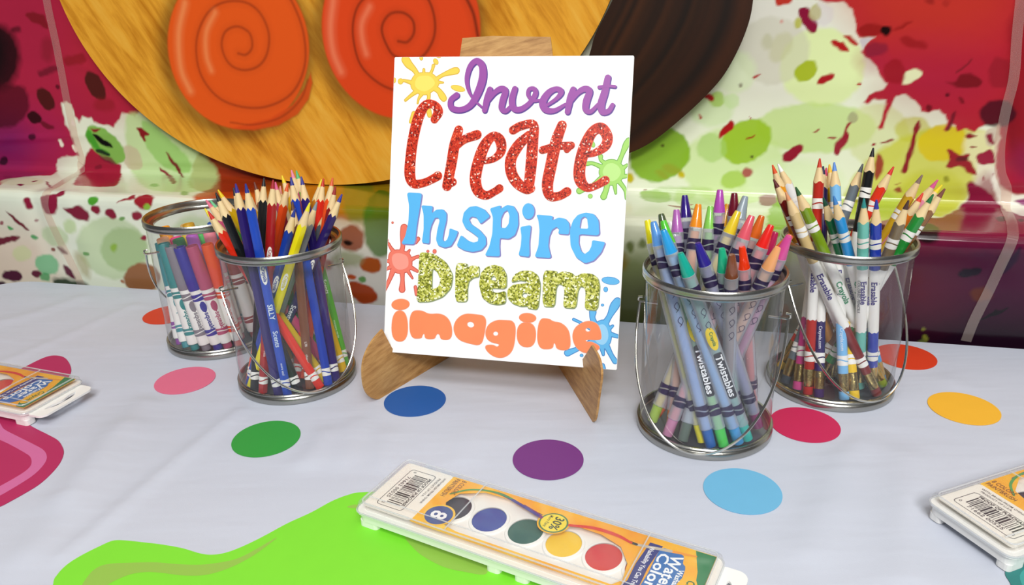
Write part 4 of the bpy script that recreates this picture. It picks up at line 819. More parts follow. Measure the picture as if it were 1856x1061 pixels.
puddle('paper_puddle', 'raspberry pink paper puddle under the left paint tray', k7([(60, 200), (160, 155), (230, 120), (290, 95), (345, 87), (400, 100), (435, 145), (438, 200), (380, 260), (260, 330), (150, 400), (130, 460), (160, 502), (220, 540), (300, 580), (360, 615), (390, 660), (395, 700), (370, 760), (310, 830), (240, 890), (150, 945), (60, 995), (0, 1025), (-150, 1080), (-400, 1000), (-450, 700), (-350, 400), (-150, 250)]), 'b3265c',
       [k7([(-20, 480), (5, 515), (30, 548), (110, 590), (200, 635), (270, 675), (292, 720), (270, 770), (210, 830), (120, 890), (0, 960), (-60, 985), (-60, 930), (0, 900), (90, 850), (160, 805), (195, 765), (190, 720), (150, 690), (60, 640), (0, 612), (-60, 580)])], 'cf6a9e')
puddle('paper_puddle', 'teal green paper puddle under the right paint tray', [(1822, 1036), (1850, 1005), (1900, 985), (2000, 1000), (2020, 1080), (1960, 1200), (1860, 1180), (1838, 1090), (1832, 1061)], '2c7c78', [[(1848, 1045), (1880, 1020), (1900, 1040), (1870, 1080)]], '3f9c96')

# ------------------------------------------------------------------ clear pails
RT, RB, HB = 5.28, 5.29, 13.49
PAIL = {'A': np.array([15.084, 54.481, 0]), 'B': np.array([27.569, 60.806, 0]), 'C': np.array([-19.913, 64.571, 0]), 'D': np.array([-29.982, 73.78, 0])}
steel = mat('a9a8a2', .27, 1.0, bump=(900, .05)); wire = mat('cfcdc4', .15, 1.0)
def pail(k, label, axis, drop, front, zear=9.9):
    c = PAIL[k]; e = empty('clear_pail', c, label, 'pail', 'clear paint pails')
    fr = lambda p: c+np.array(p)
    MB().lathe([(5.08, .5), (5.08, 13.0)], 72, fr).build('pail_wall', clear_mat('clear_plastic', 'fbfcfd', 1.0, .045, 'c8ccd4', .05), e, c)
    rim = [(5.10, 12.72), (5.24, 12.74), (5.30, 12.86), (5.26, 12.98), (5.30, 13.1), (5.30, 13.34), (5.20, 13.47), (5.06, 13.44), (5.0, 13.3), (4.96, 13.0), (4.75, 12.86), (4.55, 12.92), (4.40, 13.0), (4.33, 12.9), (4.33, 12.62), (4.42, 12.6), (4.5, 12.75), (4.72, 12.74), (5.02, 12.74), (5.10, 12.72)]
    MB().lathe(rim, 96, fr).build('metal_rim', steel, e, c)
    MB().lathe([(5.06, .95), (5.2, .95), (5.28, .86), (5.22, .72), (5.16, .66), (5.24, .58), (5.29, .42), (5.29, .12), (5.22, .02), (5.02, .02), (4.9, .3), (5.04, .34), (5.06, .95)], 96, fr).build('metal_base_ring', steel, e, c)
    MB().lathe([(.001, .32), (4.95, .32), (4.95, .24), (.001, .24)], 64, fr).build('pail_floor', mat('74757a', .35, .8), e, c)
    a = math.radians(axis); ax = np.array([math.cos(a), math.sin(a), 0]); fdir = np.array([math.sin(a), -math.cos(a), 0])*front
    z0 = np.array([0, 0, zear]); cen = c+z0
    dn = fdir*(5.45)+np.array([0, 0, -drop])
    pts = []
    for t in np.linspace(0, math.pi, 61):
        pts.append(cen+ax*(5.5+.12*math.sin(t))*math.cos(t)+dn*math.sin(t)**.86)
    h = MB().tube(pts, .10, 8)
    h.build('handle', wire, e, c)
    for sgn in (1, -1):
        MB().tube([cen+ax*sgn*4.1, cen+ax*sgn*5.45, cen+ax*sgn*5.62+np.array([0, 0, .12]), cen+ax*sgn*5.6+np.array([0, 0, .38]), cen+ax*sgn*5.3+np.array([0, 0, .42])], .09, 8).build('handle_pin', wire, e, c)
pail('A', 'clear pail of clear-barrel crayons, frontmost pail right of the sign', -22, 9.4, 1, 10.0)
pail('B', 'clear pail of eraser-tipped pencils, rearmost pail right of the sign', 20, 9.0, 1, 10.0)
pail('C', 'clear pail full of colored pencils just left of the sign', 36, 9.0, 1, 9.9)
pail('D', 'clear pail of capped markers farthest left of the sign', -150, 8.6, 1, 10.2)

# ------------------------------------------------------------------ pencils, crayons, markers
def frame_of(P0, P1, face=None):
    z = Vector(P1-P0).normalized(); v = Vector(CC-(P0+P1)/2); v = (v-z*v.dot(z)).normalized()   # local +x looks at the viewer
    y = z.cross(v); return Matrix((v, y, z)).transposed()
def closest(B, tx, ty, push=0.0):
    d = ray(tx, ty); w_ = CC-B; return CC+d*(-(w_@d)+push)
CHECK = []
def seat(k, bp, tp_, z=.8, rmax=4.2, push=0.0):
    """foot on the pail floor under pixel bp, tip on the sight line tp_"""
    c = PAIL[k]; B = on_z(*bp, z); r = B[:2]-c[:2]; n = np.linalg.norm(r)
    if n > rmax: B = np.array([*(c[:2]+r/n*rmax), z])
    best = None
    for k_ in range(-24, 25):   # keep the shaft inside the rim, as near the wanted depth as that allows
        Tp = closest(B, *tp_, push+k_*.25); f = (13.0-z)/max(Tp[2]-z, 1); m = B+(Tp-B)*f; o = np.linalg.norm(m[:2]-c[:2])
        cost = max(0, o-3.92)*10+abs(k_)*.12
        if best is None or cost < best[0]: best = (cost, Tp, m, f)
    cost, Tp, m, f = best; o = m[:2]-c[:2]; n = np.linalg.norm(o)
    if n > 4.0:
        m2 = c[:2]+o/n*4.0; B[:2] = (m2-f*Tp[:2])/(1-f); r = B[:2]-c[:2]; n = np.linalg.norm(r)
        if n > rmax: B[:2] = c[:2]+r/n*rmax
    CHECK.append((k, np.round(B-c, 1), np.round(Tp-c, 1), round(cost, 2)))
    return B, Tp
def wrapz(r):   # text/decal on a cylinder: u along the barrel, v around it
    return lambda u, v, h: np.array([(r+h)*math.cos(v/r), (r+h)*math.sin(v/r), u])
def wrap_text(word, size, r, z, flip=1, ang=0.0, width=None):
    b = MB(); w_ = lambda u, v, h: np.array([(r+h)*math.cos(v/r+ang), (r+h)*math.sin(v/r+ang), z+u*flip])
    return text_on(b, word, size, (lambda u, v, h: w_(u, -v*flip, h)), .006, width)
def wave_band(b, r, z, hgt, amp, upper, n=28, ph=0.0, rf=None):
    """white lens of the wavy band: flat on one side, waved on the other"""
    vs = []; fs = []
    for i in range(n):
        a = 2*math.pi*i/n; k = (rf(a) if rf else 1)*r
        wv = amp*math.sin(2*a+ph)
        lo, hi = (z+wv+.055, z+hgt) if upper else (z-hgt, z+wv-.055)
        vs += [(k*math.cos(a), k*math.sin(a), lo), (k*math.cos(a), k*math.sin(a), max(hi, lo+.02) if upper else hi)]
    for i in range(n):
        j = (i+1) % n; fs.append((2*i, 2*j, 2*j+1, 2*i+1))
    b.add(vs, fs)
def bands(zs, r, hgt, amp, m, parent, rf=None):
    ph = rng.uniform(0, 3)
    for zz in zs:
        for up in (True, False):
            b = MB(); wave_band(b, r, zz, hgt, amp, up, ph=ph, rf=rf); b.build('wavy_band', m, parent, (0, 0, 0))
def hexf(a):
    k = math.pi/3; m = (a % k)-k/2; return 0.93/max(math.cos(m), .01)*.5+.5*.985
WOODC = mat('e6cb98', .6, var=.10); GOLD = mat('cdb676', .25, 1.0, bump=(700, .25)); WHITE = mat('f2f0ea', .35)
rng = random.Random(11)
def pencil_c(k, name, bp, tp_, body, lead, label, group, hexy=True, texts=(), push=0.0, rad=.40):
    B, Tp = seat(k, bp, tp_, .55, 4.35, push); L = np.linalg.norm(Tp-B); R = frame_of(B, Tp)
    e = empty(name, B, label, 'pencil', group, R); o = (0, 0, 0)
    rf = hexf if hexy else None; r = rad
    zc = L-2.0; bm = mat(body, .28, coat=.3)
    sc_ = (lambda a: zc-.14*math.cos(6*a)) if hexy else (lambda a: zc+.06*math.sin(5*a))
    BARREL[0] = MB().lathe([(r*.8, 0), (r, .06), (r, L*.3), (r, L*.7), (r, sc_)], 24, None, True, False, rf).build('barrel', bm, e, o)
    MB().lathe([(r*.995, sc_), (r*.46, L-.74), (r*.42, L-.66)], 24, None, False, True, rf).build('wood_cone', WOODC, e, o)
    MB().lathe([(r*.47, L-.74), (r*.16, L-.03), (r*.06, L)], 12, None, True, True).build('lead', mat(lead, .5), e, o)
    return e, L, r, rf, BARREL[0]
BARREL = [None]
def small_pencil(k, *a, **kw):
    texts = kw.pop('texts', ()); e, L, r, rf, ba = pencil_c(k, *a, **kw); o = (0, 0, 0)
    bands((1.25,), r+.012, .34, .10, WHITE, ba, rf)
    for w_, size, z, col, pill in texts:
        z = L*z
        if pill:
            q = MB(); ww = TEXT[w_][2]*size/2+.25
            q.sheet([ell(0, 0, ww, size*.85, 0, 28)], lambda u, v, h: np.array([(r+.016)*math.cos(v/r), (r+.016)*math.sin(v/r), z-u]), .004)
            ov = q.build('brand_oval', WHITE, ba, o)
        wrap_text(w_, size, r+.025, z, -1).build('lettering', mat(col, .4), ba, o)
GC = 'colored pencils in the pail left of the sign'; LC = ' in the pencil pail left of sign'
C_LIST = [
 ((590, 690), (371, 378), 'd8b414', 'e8d838', 'yellow pencil, lowest and farthest left tip'),
 ((581, 703), (377, 383), 'e02c14', 'c8281c', 'scarlet pencil slanting left, front left'),
 ((600, 672), (373, 362), 'c84a78', 'e0708c', 'pink pencil behind the scarlet one'),
 ((606, 668), (381, 363), '3a8a3a', '6cc08c', 'mint green tipped pencil beside the pink one'),
 ((543, 710), (391, 349), '16181a', '1a1c1e', 'black pencil slanting left'),
 ((590, 662), (395, 344), 'c8a010', 'e8c814', 'mustard yellow pencil behind the slanting black one'),
 ((520, 685), (423, 340), '1c1c24', '22222c', 'black pencil hidden behind the left indigo one'),
 ((504, 717), (427, 333), '2a1a66', '3a2c8a', 'indigo pencil, left of the bright blue one'),
 ((521, 717), (445, 333), '1c48b8', '26348c', 'bright blue pencil with a white brand oval'),
 ((530, 682), (450, 343), 'c09418', 'c09418', 'ochre pencil behind the bright blue one'),
 ((560, 680), (461, 330), '7a3a24', '6a2c20', 'reddish brown pencil left of the tall black one'),
 ((459, 706), (478.6, 322.5), '181a1c', '1c1c20', 'tall upright black pencil'),
 ((472.6, 714), (495, 326), 'a81c1c', 'a8202c', 'dark red upright pencil with a brand oval'),
 ((572, 690), (499, 330), 'b02c5c', 'd85a8c', 'raspberry pencil behind the dark red one'),
 ((520, 680), (508, 337), 'c06a5a', 'd88a80', 'dusty pink pencil peeking behind the middle'),
 ((623, 674), (511, 318), 'e0b41c', 'f0d020', 'golden yellow pencil in the middle back'),
 ((443.6, 697), (522, 332), 'e84c14', 'e05a20', 'bright orange pencil leaning right'),
 ((600, 700), (527, 321), '1840b0', '2c348c', 'cobalt blue pencil in the middle'),
 ((633, 651), (528, 308), 'd0507c', 'ec8ca8', 'tallest pencil, with a pink tip'),
 ((630, 663), (537, 309), '5cb43c', '58b878', 'light green pencil with a mint tip'),
 ((613, 691), (546, 320), '2c1c6c', '38388c', 'violet blue pencil right of the light green one'),
 ((500, 670), (583, 325), 'c87a1c', 'e8d438', 'yellow tipped pencil behind the right red one'),
 ((536, 690), (586.5, 323.6), 'd82c1c', 'c8301c', 'tomato red upright pencil at the right'),
 ((548, 685), (603, 322), 'e8501c', 'e06034', 'orange red pencil right of the tomato red one'),
 ((560, 670), (608, 338), '8a1c1c', 'a02c2c', 'dark red pencil peeking out behind the right rim'),
 ((562, 705), (530, 366), '7a4a30', '5c3828', 'brown pencil with a low tip'),
 ((450, 696), (535, 378), '1a3c9c', '2a3a90', 'navy blue pencil with the lowest tip in front'),
 ((455, 700), (561.6, 367.6), 'f0e010', 'ece030', 'lemon yellow pencil leaning right in front'),
 ((465, 692), (574.6, 366), '8c8f90', '8a949c', 'light grey pencil beside the lemon yellow one'),
 ((480, 682), (598, 372), '5c646a', '7c8a92', 'slate grey pencil leaning right'),
 ((475, 690), (620, 352), '281a60', '3a3a98', 'indigo pencil leaning farthest right'),
]
TX = {8: [('Crayola', .30, .60, '1c3c9c', True), ('SILLY', .42, .42, 'dfe6f4', False), ('Scents', .40, .29, 'c8d6ec', False), ('mora azul', .2, .14, 'e8ecf4', False)], 12: [('Crayola', .26, .66, 'a81c1c', True), ('fresa', .2, .2, 'f0e0d8', False)], 26: [('Crayola', .26, .60, '1a3c9c', True)], 27: [('Crayola', .26, .60, 'd8c80c', True), ('Scents', .40, .38, 'f6f4d0', False)],
      4: [('L78', .2, .24, 'e8e8e8', False)], 25: [('L78', .2, .25, 'e8e0d8', False), ('chocolate', .2, .16, 'e8e0d8', False)], 30: [('Crayola', .26, .62, '281a60', True), ('Scents', .42, .38, 'e8e8f0', False)], 19: [('manzana verde', .2, .2, 'e0f0d0', False), ('Scents', .36, .42, 'e8f4e0', False)]}
PC = {1: -4.5, 4: -4, 7: -2.5, 8: -4, 12: -2.5, 11: 0, 16: -1, 17: 1, 20: 1, 22: 1, 23: 1.5, 25: -.5, 26: -6, 27: -6, 28: -4.5, 29: -2, 30: -3, 2: -2, 3: -1, 5: -1}
for i, (bp, tp_, body, lead, lb) in enumerate(C_LIST):
    small_pencil('C', 'colored_pencil', bp, tp_, body, lead, lb+LC, GC, texts=TX.get(i, ()), push=PC.get(i, 3))

def eraser_pencil(bp, tp_, body, lead, label, group, words, col2=None, push=0.0):
    B, Tp = seat('B', bp, tp_, .55, 4.3, push); L = np.linalg.norm(Tp-B); R = frame_of(B, Tp); r = .42
    e = empty('eraser_pencil', B, label, 'pencil', group, R); o = (0, 0, 0)
    bm = mat(body, .25, coat=.4); zc = L-1.9; sc_ = lambda a: zc+.10*math.sin(4*a+L)
    zw0, zw1 = L*.33, L*.66
    MB().lathe([(r*.9, 0), (r*.98, .08), (r*.98, .75)], 20, None, True, False).build('eraser', mat(col2 or body, .8), e, o)
    MB().lathe([(r*1.0, .70), (r*1.04, .74), (r*1.0, .95), (r*1.05, 1.05), (r*1.0, 1.2), (r*1.05, 1.35), (r*1.0, 1.5), (r*1.04, 1.9), (r*1.02, 2.2)], 20).build('ferrule', GOLD, e, o)
    lb_ = MB().lathe([(r, 2.15), (r, zw0)], 20).build('lower_barrel', bm, e, o)
    wb_ = MB().lathe([(r+.004, lambda a: zw0-.06+.05*math.sin(7*a)), (r+.004, zw1)], 28).build('white_barrel', WHITE, e, o)
    ub_ = MB().lathe([(r+.008, zw1-.02), (r+.008, L*.75), (r, sc_)], 20).build('upper_barrel', bm, e, o)
    MB().lathe([(r*.995, sc_), (r*.46, L-.74), (r*.42, L-.66)], 20, None, False, True).build('wood_cone', WOODC, e, o)
    MB().lathe([(r*.47, L-.74), (r*.16, L-.03), (r*.06, L)], 12, None, True, True).build('lead', mat(lead, .5), e, o)
    bands((3.3,), r+.014, .42, .08, WHITE, lb_); bands((L-3.6,), r+.014, .42, .08, WHITE, ub_)
    for w_, size, z, col, an in words:
        wrap_text(w_, size, r+.03, z*L, -1, an).build('lettering', mat(col, .4), wb_ if z > .33 else lb_, o)
GB = 'eraser-tipped pencils in the rear right pail'; LB = ' in the rear right pail'
PU = '3a2a7c'; GR = '1f8a5a'
B_LIST = [
 ((1530, 690), (1400, 299), 'e8981c', 'e0521c', 'amber pencil with an orange tip at the far left', []),
 ((1585, 680), (1410, 297), 'e8e8e8', 'f0f0ee', 'white pencil beside the amber one', []),
 ((1594, 717), (1402, 325), '7a1410', '5c1a1c', 'maroon pencil slanting left, outermost', [('Erasable', .5, .52, PU, 0)]),
 ((1562, 694), (1424, 348), 'd9bd84', 'e09a6c', 'bare tan pencil with a peach tip', [('Erasable', .46, .53, PU, 0)]),
 ((1613, 700), (1442, 339), '7a9a14', '2c5a30', 'olive green pencil slanting left', [('Crayola', .48, .5, GR, 0)]),
 ((1464, 714), (1486, 287), 'b8281c', 'c8341c', 'tall brick red upright pencil', [('Erasable', .46, .5, PU, 0)]),
 ((1484, 720), (1492, 301), '2c1a5c', '201c48', 'dark violet pencil behind the brick red one', [('Crayola.com', .26, .26, 'eceaf4', 0)]),
 ((1445, 706), (1498, 304), 'c83c84', 'c0305c', 'magenta pencil mostly hidden behind the brick red one', [('magenta', .26, .26, 'f4e4ec', 0)]),
 ((1549, 723), (1503, 298), 'f0c414', 'ecb41c', 'yellow pencil hidden behind the pale blue one', []),
 ((1530, 724), (1512, 294), '7cbcec', '5a8cd8', 'pale blue upright pencil', [('Erasable', .44, .5, PU, 0), ('Crayola.com', .26, .26, 'f0f4f8', 0)]),
 ((1422, 694), (1564, 297), '68727a', '5c6468', 'grey pencil leaning right', []),
 ((1505, 695), (1583, 268), '121314', '141416', 'black pencil, tallest of all', []),
 ((1418, 655), (1620, 302), 'e4341c', 'd82c24', 'bright red pencil leaning right beside the black one', []),
 ((1470, 650), (1672, 317), 'd0a41c', '8c7468', 'mustard pencil with a taupe tip', []),
 ((1446, 655), (1700, 326), 'e890a8', 'd8588c', 'pink pencil at the far right', []),
 ((1481, 690), (1673, 350), 'ec7c1c', 'e0402c', 'orange pencil with a red tip at the right', []),
 ((1490, 660), (1708, 335), 'd8b43c', 'e8d41c', 'gold pencil with a bright yellow tip at the far right', []),
 ((1502, 690), (1713, 342), '8a5a2c', '7c4838', 'brown pencil slanting farthest right', []),
 ((1482, 692), (1692, 352), '1f8a34', '1c7038', 'grass green pencil slanting right', [('Crayola', .46, .52, GR, 0)]),
 ((1520, 692), (1647, 363), '7a6a50', '4c3430', 'grey brown pencil in front at right', [('Erasable', .46, .53, PU, 0)]),
 ((1600, 684), (1492, 358), '147848', '144c38', 'dark green pencil with a low tip in front', [('Erasable', .46, .53, PU, 0)]),
 ((1615, 692), (1511, 355), '2c94d8', '4484c8', 'azure blue pencil with a low tip in front', [('Crayola', .48, .52, GR, 0)]),
 ((1558, 702), (1566, 360), '6cc0b0', '2c8c88', 'light teal pencil upright in front', [('Erasable', .44, .54, PU, .3), ('COLORED PENCILS', .24, .52, '4a4a5a', -.5)]),
 ((1580, 702), (1588.6, 362), '1c38a8', '30389c', 'navy blue pencil upright in front', [('Erasable', .44, .54, PU, 0)]),
]
PB = {0: -1, 1: 0, 2: -4, 3: -7, 4: -7, 5: 0, 9: 1, 10: 2, 11: 0, 12: 2, 13: 0, 15: -1, 18: -3, 19: -6, 20: -7, 21: -7.5, 22: -6.5, 23: -6.5}
for i, (bp, tp_, body, lead, lb, words) in enumerate(B_LIST):
    eraser_pencil(bp, tp_, body, lead, lb+LB, GB, words, {'d9bd84': 'e8e4dc', '68727a': '3a4048', '7c6a50': '6a5a40'}.get(body), push=PB.get(i, 3))

BAND = mat('2f2448', .35)
def twist(bp, tp_, col, label, group, words, plug=None, push=0.0):
    B, Tp = seat('A', bp, tp_, .6, 4.2, push); L = np.linalg.norm(Tp-B); R = frame_of(B, Tp); r = .50
    e = empty('twist_crayon', B, label, 'crayon', group, R); o = (0, 0, 0)
    cl = L-1.75
    MB().lathe([(.34, 0), (.40, .06), (.42, 1.5)], 20, None, True, True).build('end_plug', mat(plug or col, .3, coat=.4), e, o)
    MB().lathe([(.33, 1.5), (.33, cl-.3)], 14, None, False, True).build('wax_core', mat(col, .5), e, o)
    cb = MB().lathe([(.45, 1.45), (.5, 1.5), (.5, cl), (.47, cl+.02)], 24).build('clear_barrel', clear_mat('frosted_barrel', 'f4f6fa', .9, .34, 'dfe3ec', .10), e, o)
    MB().lathe([(r*.96, cl-.02), (r*.95, cl+.05), (.24, L-.10), (.20, L), (.15, L-.01)], 24, None, True, True).build('crayon_tip', mat(col, .22, coat=.5), e, o)
    bands((cl-1.25, 3.0), r+.012, .42, .10, BAND, cb)
    if words:
        z = 6.1
        wrap_text('Twistables', .52, r+.03, z, -1, .1, 3.6).build('lettering', mat('f2f2f4', .4), cb, o)
        q = MB(); rr = r+.018; q.sheet([rrect(-2.0, -.34, 2.0, .34, .2)], lambda u, v, h: np.array([rr*math.cos(v/rr+.1), rr*math.sin(v/rr+.1), z-u]), .0); q.build('label_plate', mat('34343c', .4), cb, o)
        q = MB(); q.sheet([ell(0, 0, .95, .42, 0, 24)], lambda u, v, h: np.array([rr*math.cos(v/rr+.1), rr*math.sin(v/rr+.1), z+3.2-u]), 0); q.build('brand_oval', mat('f0d020', .4), cb, o)
        wrap_text('Crayola', .26, r+.03, z+3.2, -1, .1).build('lettering', mat('2c7a3c', .4), cb, o)
    b = MB()   # swirls printed on the barrel
    for q in range(3):
        z = L*.55+q*1.1; b.ribbon([(z, -.2, .05), (z+.35, .12, .05), (z+.7, .0, .05), (z+.45, -.25, .05), (z+.1, -.05, .05)], lambda u, v, h: np.array([(r+.012+h)*math.cos(v/r+.4), (r+.012+h)*math.sin(v/r+.4), u]), 0)
    b.build('printed_swirl', BAND, cb, o)
GA = 'clear-barrel crayons in the front right pail'; LA = ' in the front right pail'
A_LIST = [
 ((1255, 800), (1173, 399), 'e8dc1c', 'bright yellow crayon at the far left edge', 0, None), ((1289, 811), (1184, 402), '5c98dc', 'cornflower blue crayon at left', 0, '1c5aa8'),
 ((1280, 760), (1198, 388), '4c5a3c', 'dark olive crayon behind the cornflower one', 0, None), ((1314, 812), (1202, 400), '54c832', 'lime green crayon at left', 1, '4cc84c'),
 ((1345, 808), (1202, 417), '2c9cdc', 'sky blue crayon in front at left', 0, '3c94d0'), ((1330, 770), (1215, 402), 'e4e8e0', 'white crayon behind the sky blue one', 0, None),
 ((1240, 760), (1226, 380), 'b468b8', 'mauve crayon behind the white one', 0, None), ((1265, 760), (1241, 354), '30187c', 'deep violet crayon standing tall at left', 0, None),
 ((1216, 776), (1266, 370), 'f0901c', 'bright orange crayon in the middle', 0, 'd8702c'), ((1265, 750), (1288, 374), '8cd45c', 'light green crayon right of the orange one', 0, None),
 ((1290, 740), (1305, 344), 'b44cb4', 'orchid purple crayon, tallest of all', 0, None), ((1240, 745), (1320, 370), 'e0a01c', 'amber crayon in the middle', 0, None),
 ((1320, 740), (1331, 350), '6c0c24', 'maroon crayon standing tall at the back', 0, None), ((1237, 800), (1351, 356), '8c9aa4', 'steel grey crayon at the back', 1, '5c6a60'),
 ((1178, 764), (1338, 383), 'e8cc2c', 'golden yellow crayon leaning right', 0, 'a8c84c'), ((1204, 792), (1363, 391), 'e05868', 'coral pink crayon leaning right', 0, 'c884a8'),
 ((1260, 740), (1381, 391), 'd8641c', 'burnt orange crayon behind the coral one', 0, None), ((1245, 765), (1398, 408), 'e8241c', 'glossy red crayon at right', 0, None),
 ((1270, 745), (1406, 421), 'b01c50', 'crimson crayon right of the glossy red one', 0, None), ((1300, 750), (1430, 428), 'd04c94', 'hot pink crayon leaning out at the right edge', 0, None),
 ((1290, 740), (1434, 426), 'd86430', 'copper orange crayon behind the hot pink one', 0, None), ((1265, 755), (1410, 449), 'f0a86c', 'peach crayon in front at right', 0, None),
 ((1378, 745), (1345, 447), 'f0380c', 'scarlet orange crayon in front', 0, 'd84c40'), ((1318, 768), (1326.7, 462), '7c4428', 'brown crayon low in front', 0, None),
 ((1335, 770), (1308.6, 451), '1fb082', 'emerald green crayon low in front', 0, None), ((1388, 776), (1264.6, 441), '30248c', 'navy indigo crayon in front', 0, '8a1c64'),
 ((1362, 800), (1233, 459), '14a490', 'teal crayon low in front at left', 1, '2cc0b0'), ((1345, 735), (1331, 436), '3a4a38', 'dark green crayon hidden in the middle', 0, None),
]
PA = {0: 0, 1: -2, 3: -1, 4: -4, 5: 0, 8: 0, 14: -1, 15: -1, 17: -2, 19: -2, 21: -6, 22: -7, 23: -7.5, 24: -6.5, 25: -6.5, 26: -7, 27: -1}
for i, (bp, tp_, col, lb, words, plug) in enumerate(A_LIST): twist(bp, tp_, col, lb+LA, GA, words, plug, PA.get(i, 3))

def marker(B, Tp, col, label, group, lean, words):
    L = np.linalg.norm(Tp-B); R = frame_of(B, Tp); r = .60
    e = empty('capped_marker', B, label, 'marker', group, R); o = (0, 0, 0)
    cm = mat(col, .42); zc = L-4.3
    MB().lathe([(.40, 0), (.44, .05), (.44, .7), (.5, .72)], 20, None, True).build('end_plug', cm, e, o)
    wb = MB().lathe([(.42, .62), (.56, .66), (.60, .8), (.60, zc)], 24, None, True, True).build('white_barrel', WHITE, e, o)
    MB().lathe([(.62, zc-.02), (.64, zc), (.64, zc+.8), (.56, L-.08), (.53, L), (.46, L), (.42, L-.5), (.001, L-.55)], 24, None, True).build('cap', cm, e, o)
    bands((2.0, zc-.75), r+.012, .34, .09, cm, wb)
    if words:
        zm = (2.5+zc-1.2)/2
        wrap_text('pip-squeaks', .46, r+.02, zm-.3, -1, .2, 2.9).build('lettering', cm, wb, o)
        q = MB(); q.sheet([ell(0, 0, .55, .3, 0, 20)], lambda u, v, h: np.array([(r+.016)*math.cos(v/r+.15), (r+.016)*math.sin(v/r+.15), zc-1.75+u]), 0); q.build('brand_oval', cm, wb, o)
GD = 'capped markers in the far left pail'; LD = ' in the far left pail'
cD = PAIL['D']
def mk_px(bp, tp_):
    B = on_z(*bp, .7); r = B[:2]-cD[:2]; n = np.linalg.norm(r)
    if n > 4.2: B[:2] = cD[:2]+r/n*4.2
    best = None
    for push in np.arange(-3, 6, .1):
        Tp = closest(B, *tp_, push); o = Tp[:2]-cD[:2]
        if np.linalg.norm(o) < 4.25: best = Tp if best is None else best   # the frontmost place inside the wall
    if best is None: best = closest(B, *tp_, 1.0); o = best[:2]-cD[:2]; best[:2] = cD[:2]+o/np.linalg.norm(o)*4.25
    return B, best
for bp, tp_, col, lb in [((315, 628), (278, 433), '8a3c9c', 'violet marker at the left wall'), ((330, 634), (282, 440), '3c8c94', 'blue teal marker, second from the left wall'), ((346, 639), (296, 441), '2c8484', 'teal green marker in front'), ((370, 640), (309, 446), '807880', 'grey marker in front'),
                        ((395, 638), (325, 448), '2c2490', 'indigo blue marker in front'), ((416, 635), (347, 446), 'b04468', 'rose red marker in front'), ((441, 630), (375, 443), 'e04820', 'vermilion marker in front at right')]:
    B, Tp = mk_px(bp, tp_); marker(B, Tp, col, lb+LD, GD, None, True)
back = [('f0b88c', 'peach'), ('1f7a3c', 'forest green'), ('b860c8', 'lilac'), ('f08a9c', 'salmon pink'), ('8c1410', 'oxblood red'), ('f0a41c', 'tangerine yellow'), ('e03c8c', 'fuchsia'), ('f0cc1c', 'sunny yellow'), ('40b84c', 'apple green'), ('4c94a8', 'petrol blue'), ('5a3c2c', 'chocolate brown'), ('dcdcdc', 'pale grey'), ('c89c2c', 'gold ochre'), ('4048b0', 'ultramarine'), ('3cc864', 'spring green'), ('d8b87c', 'sand'), ('e85c1c', 'pumpkin orange'), ('2c5cb0', 'denim blue')]
spots = [(-2.6, -1.5), (-1.2, -1.9), (.2, -2.1), (1.6, -1.8), (2.9, -1.2), (-3.3, -.1), (-1.9, -.4), (-.5, -.6), (.9, -.6), (2.3, -.2), (3.5, .3), (-2.6, 1.2), (-1.2, .9), (.2, .8), (1.6, 1.1), (-1.9, 2.4), (-.4, 2.3), (1.0, 2.5)]
for (x, y), (col, nm) in zip(spots, back):
    B = np.array([cD[0]+x+.9, cD[1]+y, .7]); Tp = np.array([cD[0]+x-.75+.25*math.sin(x*5), cD[1]+y+.2*math.cos(y*7), 11.6+.5*math.sin(x*3+y*5)])
    marker(B, Tp, col, nm+' marker behind the front row'+LD, GD, None, False)

